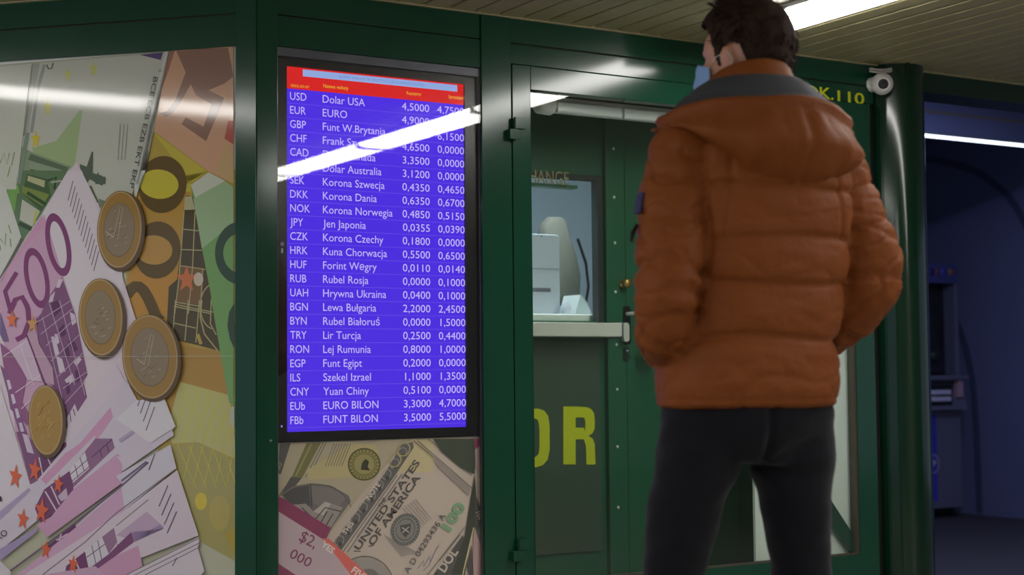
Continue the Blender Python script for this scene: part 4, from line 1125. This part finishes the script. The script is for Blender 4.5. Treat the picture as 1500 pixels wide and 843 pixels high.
def fused(name, mb, M, voxel, smooth=4, parent=None, fn=None, sub=0):
    # one continuous surface from overlapping closed forms
    me = bpy.data.meshes.new(name); me.from_pydata(mb.v, [], mb.f)
    bm = bmesh.new(); bm.from_mesh(me); bmesh.ops.recalc_face_normals(bm, faces=bm.faces); bm.to_mesh(me); bm.free()
    o = bpy.data.objects.new(name, me); COL.objects.link(o)
    r = o.modifiers.new('r', 'REMESH'); r.mode = 'VOXEL'; r.voxel_size = voxel; r.adaptivity = 0
    s = o.modifiers.new('s', 'SMOOTH'); s.iterations = smooth; s.factor = 0.5
    dg = bpy.context.evaluated_depsgraph_get()
    m2 = bpy.data.meshes.new_from_object(o.evaluated_get(dg))
    bpy.data.objects.remove(o); bpy.data.meshes.remove(me)
    m2.name = name; m2.materials.clear(); m2.materials.append(M)
    if fn:
        n = len(m2.vertices); co = np.empty(n*3); no = np.empty(n*3)
        m2.vertices.foreach_get('co', co); m2.vertex_normals.foreach_get('vector', no)
        co = co.reshape(-1, 3); no = no.reshape(-1, 3)
        co = fn(co, no); m2.vertices.foreach_set('co', co.ravel())
    m2.polygons.foreach_set('use_smooth', [True]*len(m2.polygons)); m2.update()
    o = bpy.data.objects.new(name, m2); COL.objects.link(o)
    if parent is not None: o.parent = parent
    return o
SKIN = mat('skin', rgb(205, 150, 125), rough=0.5, vary=(20, 0.06)); SKIN.node_tree.nodes['Principled BSDF'].inputs['Subsurface Weight'].default_value = 0.08
JK = mat('rust_orange_nylon', rgb(128, 69, 29), rough=0.62, spec=0.18, vary=(7, 0.07), bump=(38, 0.45, 0.006))
LINING = mat('charcoal_lining', rgb(62, 64, 70), rough=0.8, bump=(120, 0.2, 0.002))
TR = mat('black_navy_denim', rgb(19, 19, 26), rough=0.9, spec=0.15, sheen=0.12, vary=(60, 0.2), bump=(300, 0.25, 0.001))
HAIR = mat('dark_brown_hair', rgb(50, 36, 27), rough=0.7, spec=0.15, vary=(40, 0.3), bump=(140, 0.5, 0.003))
MASK_M = mat('pale_blue_mask', rgb(140, 178, 226), rough=0.7, bump=(200, 0.1, 0.001))

HYAW = math.radians(32); HC_ = Vector((-0.012, 0.056, 1.704))
HR = Matrix.Rotation(HYAW, 3, 'Z') @ Matrix.Rotation(math.radians(2), 3, 'X')
def H(x, y, z): return HR @ Vector((x, y, z)) + HC_
ARM_L = [(-.188, -.012, 1.485, .070), (-.232, -.045, 1.37, .065), (-.258, -.082, 1.25, .064), (-.272, -.092, 1.14, .054), (-.262, -.050, 1.085, .047), (-.235, .03, 1.075, .048), (-.180, .125, 1.06, .050)]
ARM_R = [(.160, -.005, 1.485, .070), (.205, -.015, 1.37, .068), (.243, -.035, 1.26, .066), (.240, -.025, 1.185, .064), (.190, .065, 1.10, .056), (.125, .140, 1.06, .050)]
body = MB()
# head
body.ball(H(0, -.010, .030), (.074, .096, .092), 28, 18, rot=HR)
body.ball(H(0, .035, -.025), (.066, .064, .086), 24, 16, rot=HR)
body.ball(H(0, .040, .040), (.068, .056, .055), 24, 16, rot=HR)
body.ball(H(0, .068, -.088), (.026, .022, .020), 16, 10, rot=HR)
body.ball(H(0, .103, -.020), (.013, .019, .020), 16, 10, rot=HR)
body.tube([H(0, .088, .018), H(0, .105, -.015)], [.010, .013], n=12)
body.ball(H(0, .080, .030), (.048, .018, .012), 16, 10, rot=HR)
body.ball(H(0, .090, -.058), (.024, .010, .009), 16, 10, rot=HR)
for s in (-1, 1):
    body.ball(H(s*.044, .058, -.022), (.027, .032, .030), 16, 10, rot=HR)
    body.ball(H(s*.040, .020, -.060), (.028, .045, .034), 16, 10, rot=HR)
    er = HR @ Matrix.Rotation(s*math.radians(-24), 3, 'Z') @ Matrix.Rotation(math.radians(-10), 3, 'X')
    body.ball(H(s*.079, -.010, .002), (.009, .019, .033), 16, 12, rot=er)
    body.ball(H(s*.077, -.002, -.022), (.009, .011, .013), 12, 8, rot=er)
limb(body, [(*H(0, -.02, -.03), .056), (*H(0, -.035, -.10), .056), (-.022, .0, 1.55, .062)], k=3)
loft_rings([(-.045, 0, .12, .09, .86, 2.2), (-.045, 0, .165, .11, .93, 2.3), (-.035, 0, .155, .10, 1.06, 2.3), (-.02, 0, .165, .105, 1.2, 2.3), (-.012, 0, .185, .11, 1.36, 2.4),
            (-.012, 0, .17, .09, 1.48, 2.3), (-.015, 0, .08, .06, 1.56, 2.2)], body)
def limb_in(mb, P, k_=0.72): limb(mb, [(x, y, z, r*k_) for x, y, z, r in P])
limb_in(body, ARM_L, .62); limb_in(body, ARM_R, .62)
LEG_L = [(-.135, 0, .90, .100), (-.172, .0, .78, .098), (-.220, .01, .55, .072), (-.230, 0, .42, .068), (-.245, -.01, .10, .042)]
LEG_R = [(.045, 0, .90, .100), (.064, .0, .78, .098), (.083, .01, .55, .072), (.092, 0, .42, .068), (.105, -.01, .10, .042)]
limb_in(body, LEG_L, .74); limb_in(body, LEG_R, .74)
# hands in the jacket pockets: palm, four bent fingers and a thumb
for s, (x, y, z) in ((-1, (-.125, .150, 1.045)), (1, (.085, .150, 1.045))):
    body.ball((x, y, z), (.042, .016, .042), 16, 10)
    for k, L in enumerate((.062, .070, .066, .052)):
        zz = z + .028 - .018*k
        body.tube([(x - s*.03, y, zz), (x - s*(.03+L*.5), y+.012, zz-.004), (x - s*(.03+L), y+.006, zz-.012)], [.009, .0085, .0075], n=8)
    body.tube([(x + s*.01, y, z+.03), (x - s*.015, y+.004, z+.058), (x - s*.035, y+.008, z+.072)], [.010, .0095, .008], n=8)
for (x, y) in ((-.248, -.01), (.108, -.01)):
    body.ball((x, y+.05, .045), (.040, .115, .036), 20, 10)
person = fused('person', body, SKIN, 0.0055, 3)
person.location = (PX, PY, 0); person.rotation_euler = (0, 0, PROT)
tag(person, 'person in a rust orange padded jacket seen from behind, hands in pockets', 'person')
# eyes
for s in (-1, 1):
    e = MB().ball(H(s*.031, .0725, .010), .0115, 16, 10).build('eye', mat('eye_white', rgb(225, 220, 215), rough=0.2) if s < 0 else bpy.data.materials['eye_white'], person, local=True)
    MB().ball(H(s*.031, .0800, .010), .0055, 12, 8).build('iris', HAIR, e, local=True)

# ---- jacket
SEAMS = (1.075, 1.188, 1.290, 1.398)
jb = MB()
loft_rings([(-.048, 0, .185, .125, .920, 2.5), (-.048, 0, .201, .142, .928, 2.5), (-.046, 0, .206, .150, .96, 2.5), (-.043, 0, .205, .150, 1.04, 2.5),
            (-.036, 0, .196, .146, 1.075, 2.5), (-.026, -.002, .196, .152, 1.13, 2.5), (-.020, -.002, .196, .151, 1.188, 2.5), (-.02, -.003, .212, .155, 1.24, 2.5),
            (-.016, -.004, .212, .154, 1.29, 2.5), (-.013, -.006, .218, .154, 1.35, 2.5), (-.012, -.008, .220, .150, 1.42, 2.5),
            (-.012, -.008, .212, .138, 1.49, 2.4), (-.013, -.005, .185, .118, 1.545, 2.3), (-.015, 0, .14, .10, 1.59, 2.2), (-.02, 0, .10, .09, 1.625, 2.1)], jb, 56)
PUFF = 1.20
def sleeve(P): limb(jb, [(x, y, z, r*PUFF) for x, y, z, r in P], k=8, n=28)
sleeve(ARM_L); sleeve(ARM_R)
AL = np.array(spline([p for p in ARM_L], 12)); AR = np.array(spline([p for p in ARM_R], 12))
def jacket_fn(co, no):
    out = co.copy()
    LS = np.concatenate([[0], np.cumsum(np.linalg.norm(np.diff(AL[:, :3], axis=0), axis=1))])
    RS = np.concatenate([[0], np.cumsum(np.linalg.norm(np.diff(AR[:, :3], axis=0), axis=1))])
    for i in range(len(co)):
        p = co[i]
        dl = np.linalg.norm(AL[:, :3]-p, axis=1); drr = np.linalg.norm(AR[:, :3]-p, axis=1)
        jl, jr = int(dl.argmin()), int(drr.argmin())
        left = dl[jl] < drr[jr]; d_, j_, A_, S_ = (dl[jl], jl, AL, LS) if left else (drr[jr], jr, AR, RS)
        q = (d_ - A_[j_][3]*PUFF)                        # distance outside the sleeve's own surface
        side = p[0]*(-1 if left else 1)
        arm = q < 0.014 and side > 0.17 and j_ > 3
        disp = 0.0
        if arm:
            sl = S_[j_]
            for t in (0.10, 0.205, 0.305, 0.40, 0.50):
                disp -= 0.006*math.exp(-((sl-t + 0.02*math.sin(7*p[1]+t*9))/0.011)**2)
            w = noise.noise(Vector((p[0]*9, p[1]*9, p[2]*16)))
            disp += 0.005*w + 0.004*noise.noise(Vector((p[0]*30, p[1]*22, p[2]*34)))
            cr = noise.noise(Vector((p[0]*8+3, p[1]*8, p[2]*17)))
            disp -= 0.005*math.exp(-(cr/0.06)**2)
            if 0.28 < sl < 0.48: disp += 0.006*math.sin(sl*150 + 9*p[1])*max(0, noise.noise(Vector(p)*9)+0.25)
        else:
            for t in SEAMS:
                if t > 1.35 and abs(p[0]) > .30: continue
                zz = t + 0.006*math.sin(p[0]*13+t*20) + 0.010*noise.noise(Vector((p[0]*4, p[1]*4, t*7)))
                disp -= 0.008*math.exp(-((p[2]-zz)/0.0065)**2)
                disp -= 0.003*math.exp(-((p[2]-zz+0.010)/0.018)**2)
            w = fnoise((p[0]*1.0, p[1], p[2]*1.6), 7.5)
            disp += 0.0035*w + 0.002*noise.noise(Vector((p[0]*26, p[1]*20, p[2]*38)))
            # diagonal pulls on the back
            dg_ = math.sin((p[0]*0.55 + p[2]*1.0)*70 + 3*noise.noise(Vector(p)*6))
            disp += 0.0035*dg_*max(0, noise.noise(Vector((p[0]*6+3, p[1]*6, p[2]*8)))+0.1)
            # princess seams running down from the shoulders
            cr = noise.noise(Vector((p[0]*5+7, p[1]*5, p[2]*10)))
            disp -= 0.003*math.exp(-(cr/0.035)**2)
            cr = noise.noise(Vector((p[0]*9+1, p[1]*9+5, p[2]*21)))
            disp -= 0.0012*math.exp(-(cr/0.05)**2)
            for xs in (-.125, .115):
                xx = xs + (1.5-p[2])*(-0.13 if xs < 0 else 0.10)
                if p[2] > 1.29 and p[1] < 0: disp -= 0.006*math.exp(-((p[0]-xx)/0.007)**2)
            if p[2] < .945: disp -= 0.004*math.exp(-((p[2]-.945)/.006)**2)
        # armhole seam
        disp -= 0.012*math.exp(-((q-0.008)/0.008)**2) if (side > .12 and p[2] > 1.2) else 0
        out[i] = p + no[i]*disp
    return out
jacket = fused('jacket', jb, JK, 0.0065, 5, person, jacket_fn)
jacket['label'] = 'rust orange padded jacket'
# collar
N0 = Vector((-.020, .018, 0))
def ring_sheet(prof_fn, a0, a1, n, mats, name, mi_fn=None, parent=person, closed=False, wob=0.0):
    mb = MB(); rows_ = []
    for i in range(n+1):
        ph = math.radians(a0 + (a1-a0)*i/n)
        rows_.append(prof_fn(ph))
    m_ = len(rows_[0]); vs = [tuple(p) for r_ in rows_ for p in r_]
    fs = []; mis = []
    for i in range(n):
        for j in range(m_-1):
            mb.f.append([i*m_+j, i*m_+j+1, (i+1)*m_+j+1, (i+1)*m_+j]); mb.mi.append(mi_fn(j) if mi_fn else 0); mb.sm.append(True)
    mb.v = vs
    return mb.build(name, mats, parent, local=True)
def collar_prof(ph):
    sx_, cy_ = math.sin(ph), -math.cos(ph)       # 0 = back of the neck
    back = (1+math.cos(ph))/2
    zt_ = 1.632 + 0.062*back**0.6 - 0.012*max(0, -sx_)*(1-abs(cy_)*.5); zb_2 = 1.575
    pts_ = []
    for r_, z in ((.116, zb_2), (.113, .6*zb_2+.4*zt_), (.107, .3*zb_2+.7*zt_), (.096, zt_-.006), (.092, zt_), (.086, zt_+.001), (.081, zt_-.006), (.079, .5*zb_2+.5*zt_), (.080, zb_2)):
        w = 0.002*noise.noise(Vector((sx_*5, cy_*5, z*14)))
        pts_.append((N0.x + (r_+w)*1.02*sx_, N0.y + (r_+w)*0.98*cy_, z))
    return pts_
ring_sheet(collar_prof, -176, 176, 72, JK, 'collar')
# hood lying on the back
HN = Vector((-.012, .012, 0))
def rim_r(d):
    a = abs(d)
    return np.interp(a, [0, 40, 70, 100, 130, 150], [.203, .206, .213, .216, .19, .15])
def hood_prof(ph):
    d = math.degrees(ph)
    sx_, cy_ = math.sin(ph), -math.cos(ph)
    r0 = rim_r(d)
    dd = d - 16
    zb2 = float(np.interp(abs(dd), [0, 20, 40, 60, 80, 105, 130, 150], [1.396, 1.399, 1.415, 1.455, 1.52, 1.548, 1.553, 1.556]))
    k = float(np.interp(abs(d), [0, 50, 70, 100, 130, 150], [1, .9, .5, .35, .25, .2]))
    zr = 1.571 + 0.010*math.cos(ph*2) - 0.008*math.sin(ph) + .004*math.sin(5*ph)
    P = [(.109, 1.655), (.130, 1.642), (r0-.045, 1.610), (r0-.014, zr-.004), (r0-.012, zr+.006), (r0-.004, zr+.012), (r0+.006, zr+.008), (r0+.010, zr-.004),
         (r0+.004, zr-.014), (r0+.012*k+.004, zr-.028)]
    top = zr-.028
    for t in (.15, .3, .45, .6, .72, .83, .92, 1.0):
        b = math.sin(min(1, t*1.25)*PI*0.5)
        bul = .030*k*math.sin(PI*min(1, t*1.05)**0.8)
        P.append((r0+.012*k+bul+.002 - .055*k*max(0, t-.55)/.45, top + (zb2-top)*(t**0.92)))
    P.append((r0-.07*k, zb2-.004)); P.append((r0-.10*k-.02, zb2+.01))
    out = []
    for j, (r_, z) in enumerate(P):
        w = 0.0
        if j > 8 and j < len(P)-2:
            w = 0.014*noise.noise(Vector((d*0.030, z*19, 1.7))) + 0.008*noise.noise(Vector((d*0.09, z*34, 4.1)))
            w -= 0.006*math.exp(-(noise.noise(Vector((d*0.03+2, z*26, 9.1)))/0.07)**2)
            if j in (9, 10): w -= 0.006*(j == 10)
            w -= 0.008*math.exp(-((d-8)/2.2)**2)
            w -= 0.007*math.exp(-((z-1.505+0.02*math.cos(ph))/0.008)**2)*k
            w -= 0.006*math.exp(-((z-1.455)/0.008)**2)*(abs(d-8) < 55)
        elif 2 < j <= 8:
            w = 0.004*noise.noise(Vector((d*0.08, j*0.6, 2.2)))
        out.append((HN.x + (r_+w)*sx_, HN.y + (r_+w)*0.97*cy_, z + (0.4*w if j <= 8 else 0)))
    return out
hood = ring_sheet(hood_prof, -150, 150, 150, [JK, LINING], 'hood', lambda j: 1 if j < 3 else 0)
hood['label'] = 'padded hood with charcoal lining, lying on the back'
# sleeve patch and zip tag on the left upper arm
def on_sleeve(z, az, r_=.079):
    i = int(np.abs(AL[:60, 2]-z).argmin()); a = AL[i]
    return Vector((a[0]-math.cos(az)*r_, a[1]-math.sin(az)*r_, z))
mb = MB(); vs = []
for z in (1.345, 1.36, 1.375, 1.39):
    for az in np.radians([-14, -5, 5, 14]): vs.append(on_sleeve(z, az))
mb.add(vs, [(4*i+j, 4*i+j+1, 4*i+j+5, 4*i+j+4) for i in range(3) for j in range(3)])
o = mb.build('sleeve_patch', mat('navy_patch', rgb(52, 50, 92), rough=0.7), person, local=True); s_ = o.modifiers.new('s', 'SOLIDIFY'); s_.thickness = 0.006; s_.offset = 0
MB().tube([on_sleeve(1.318, 0.1, .080), on_sleeve(1.30, 0.15, .090), on_sleeve(1.28, .15, .093)], [.004, .005, .003]).build('zip_tag', BLACK, person, local=True)

# ---- trousers
tb = MB()
loft_rings([(-.045, 0, .120, .09, .80, 2.2), (-.045, 0, .188, .124, .86, 2.3), (-.045, 0, .195, .130, .91, 2.4), (-.045, 0, .184, .122, .96, 2.4), (-.045, 0, .175, .115, 1.0, 2.4)], tb)
TL = [(-.138, 0, .90, .106), (-.168, 0, .80, .094), (-.205, .005, .66, .078), (-.222, .01, .55, .068), (-.232, 0, .40, .068), (-.240, -.01, .22, .072), (-.247, -.01, .07, .070)]
TRR = [(.048, 0, .90, .106), (.062, 0, .80, .094), (.074, .005, .66, .077), (.084, .01, .55, .067), (.092, 0, .40, .067), (.102, -.01, .22, .072), (.108, -.01, .07, .070)]
limb(tb, TL, k=6, n=24); limb(tb, TRR, k=6, n=24)
def trouser_fn(co, no):
    out = co.copy()
    for i in range(len(co)):
        p = co[i]
        d = 0.006*noise.noise(Vector((p[0]*7, p[1]*7, p[2]*9))) + 0.004*noise.noise(Vector((p[0]*16, p[1]*16, p[2]*26)))
        # drag lines fanning out of the crotch
        a = math.atan2(p[2]-.80, p[0]+.045)
        d += 0.003*math.sin(a*7+1)*math.exp(-((p[2]-.80)/.07)**2)
        d -= 0.008*math.exp(-((p[0]+.045)/.010)**2)*(p[2] > .80)
        out[i] = p + no[i]*d
    return out
tro = fused('trousers', tb, TR, 0.007, 6, person, trouser_fn)
for i, (x, y) in enumerate(((-.248, -.01), (.108, -.01))):
    mb = MB()
    rows_ = [(-.10, .030, .06, 0.0), (-.105, .042, .05, .03), (-.07, .048, .075, .05), (0, .048, .08, .075), (.08, .052, .06, .06), (.14, .050, .05, .03), (.175, .036, .035, .015)]
    mb.ball((x, y+.055, .052), (.050, .140, .050), 24, 14)
    sh = mb.build('shoe', mat('black_leather', rgb(24, 22, 22), rough=0.4) if i == 0 else bpy.data.materials['black_leather'], person, local=True)
    for v in sh.data.vertices: v.co.z = max(v.co.z, 0.012)
    MB().rbox(x-.050, x+.050, y-.085, y+.195, 0.0, 0.02, .04, seg=6, axis='z').build('sole', RUBBER, sh, local=True)

# ---- hair: cap with a hairline, and short tufts
def hairline(az):      # az in degrees from the face's front; lowest height the hair reaches
    return float(np.interp(abs(az), [0, 30, 52, 62, 68, 74, 82, 88, 94, 108, 120, 140, 180], [.090, .092, .088, .060, .010, -.014, -.012, .028, .040, .030, -.034, -.060, -.074]))
def hair_surf(dirv, extra=0.0):
    az = math.degrees(math.atan2(dirv.x, dirv.y))
    top = max(0, dirv.z); front = max(0, dirv.y)
    th = .009 + .022*top + .034*top*front + .008*max(0, -dirv.y) + .004*max(0, -dirv.y)*max(0, -dirv.z)
    th += .004*noise.noise(dirv*3.0) + .0008*noise.noise(dirv*14)
    c = Vector((0, -.010, .030))
    r_ = Vector((.074, .096, .092))
    nz = dirv.z if dirv.z > 0 else dirv.z*1.15
    return c + Vector((dirv.x*(r_.x+th+extra), dirv.y*(r_.y+th+extra), nz*(r_.z+th+extra)))
bm = bmesh.new(); bmesh.ops.create_icosphere(bm, subdivisions=6, radius=1)
dele = []
for v in bm.verts:
    d = v.co.normalized(); p = hair_surf(d); v.co = p
    az = math.degrees(math.atan2(d.x, d.y))
    if p.z < hairline(az) + 0.004*noise.noise(d*22): dele.append(v)
bmesh.ops.delete(bm, geom=dele, context='VERTS')
for v in bm.verts: v.co = H(*v.co)
me = bpy.data.meshes.new('hair'); bm.to_mesh(me); bm.free(); me.materials.append(HAIR)
random.seed(5)
mb = MB()
vsn = [v.co.copy() for v in me.vertices]
base = len(vsn)
fcs = [tuple(p.vertices) for p in me.polygons]
mb.add(vsn, fcs, 0, True)
for k in range(2600):
    d = Vector((random.gauss(0, 1), random.gauss(0, 1), random.gauss(0.25, 1))).normalized()
    p = hair_surf(d, -0.003); az = math.degrees(math.atan2(d.x, d.y))
    if p.z < hairline(az)+(.040 if d.y > -.1 else .012): continue
    topf = max(0, d.z)
    L = .012 + .014*topf + random.random()*.008
    flow = Vector((d.x*0.3, .9*topf - .2 + .7*(d.y > .3), -0.9 + 1.0*topf + (.9 if d.y > .25 else 0)))
    dirn = (d*(.06 + .22*topf) + flow*.9 + Vector((random.gauss(0, .16), random.gauss(0, .16), random.gauss(0, .12)))).normalized()
    w = .0011 + random.random()*.0008
    sd = dirn.cross(d); sd = (sd if sd.length > .05 else Vector((1, 0, 0))).normalized()
    up_ = dirn.cross(sd).normalized()
    q = p + dirn*L*.55 - Vector((0, 0, .0)); e = p + dirn*L + Vector((0, 0, -.004))
    V = [H(*(p+sd*w)), H(*(p-sd*w*.5+up_*w)), H(*(p-sd*w*.5-up_*w)), H(*(q+sd*w*.8)), H(*(q-sd*w*.4+up_*w*.8)), H(*(q-sd*w*.4-up_*w*.8)), H(*e)]
    mb.add(V, [(0,1,4,3), (1,2,5,4), (2,0,3,5), (3,4,6), (4,5,6), (5,3,6)], 0, True)
bpy.data.meshes.remove(me)
mb.build('hair', HAIR, person, local=True, fixn=False)

# ---- face mask
mb = MB(); na, nz_ = 36, 16; vs = []
for j in range(nz_+1):
    t = j/nz_
    for i in range(na+1):
        a = math.radians(-86 + 172*i/na); ca = math.cos(a)
        ztop = .008*ca - .014*(1-ca); zbot = -.108 + .028*(1-ca)
        z = ztop + (zbot-ztop)*t
        bulge = .016*math.sin(PI*t)*max(0, ca)**1.5 + .010*max(0, ca)**8*(1-t)
        pl = .0022*math.sin(t*PI*6)*max(0, ca)
        rx = .0785 - .006*t; ry = .074 + bulge + pl
        vs.append(H(rx*math.sin(a)*1.02, .035 + (ry)*ca, z))
fs = [(j*(na+1)+i, j*(na+1)+i+1, (j+1)*(na+1)+i+1, (j+1)*(na+1)+i) for j in range(nz_) for i in range(na)]
mb.add(vs, fs, 0, True)
mk = mb.build('face_mask', MASK_M, person, local=True); so = mk.modifiers.new('s', 'SOLIDIFY'); so.thickness = .002
for s in (-1, 1):
    MB().tube([H(*q) for q in ((s*.065, .055, -.010), (s*.078, .025, .010), (s*.086, -.012, .018), (s*.084, -.026, 0), (s*.078, -.014, -.026), (s*.066, .035, -.062))], .0009, n=6).build('ear_loop', WHITE, mk, local=True)
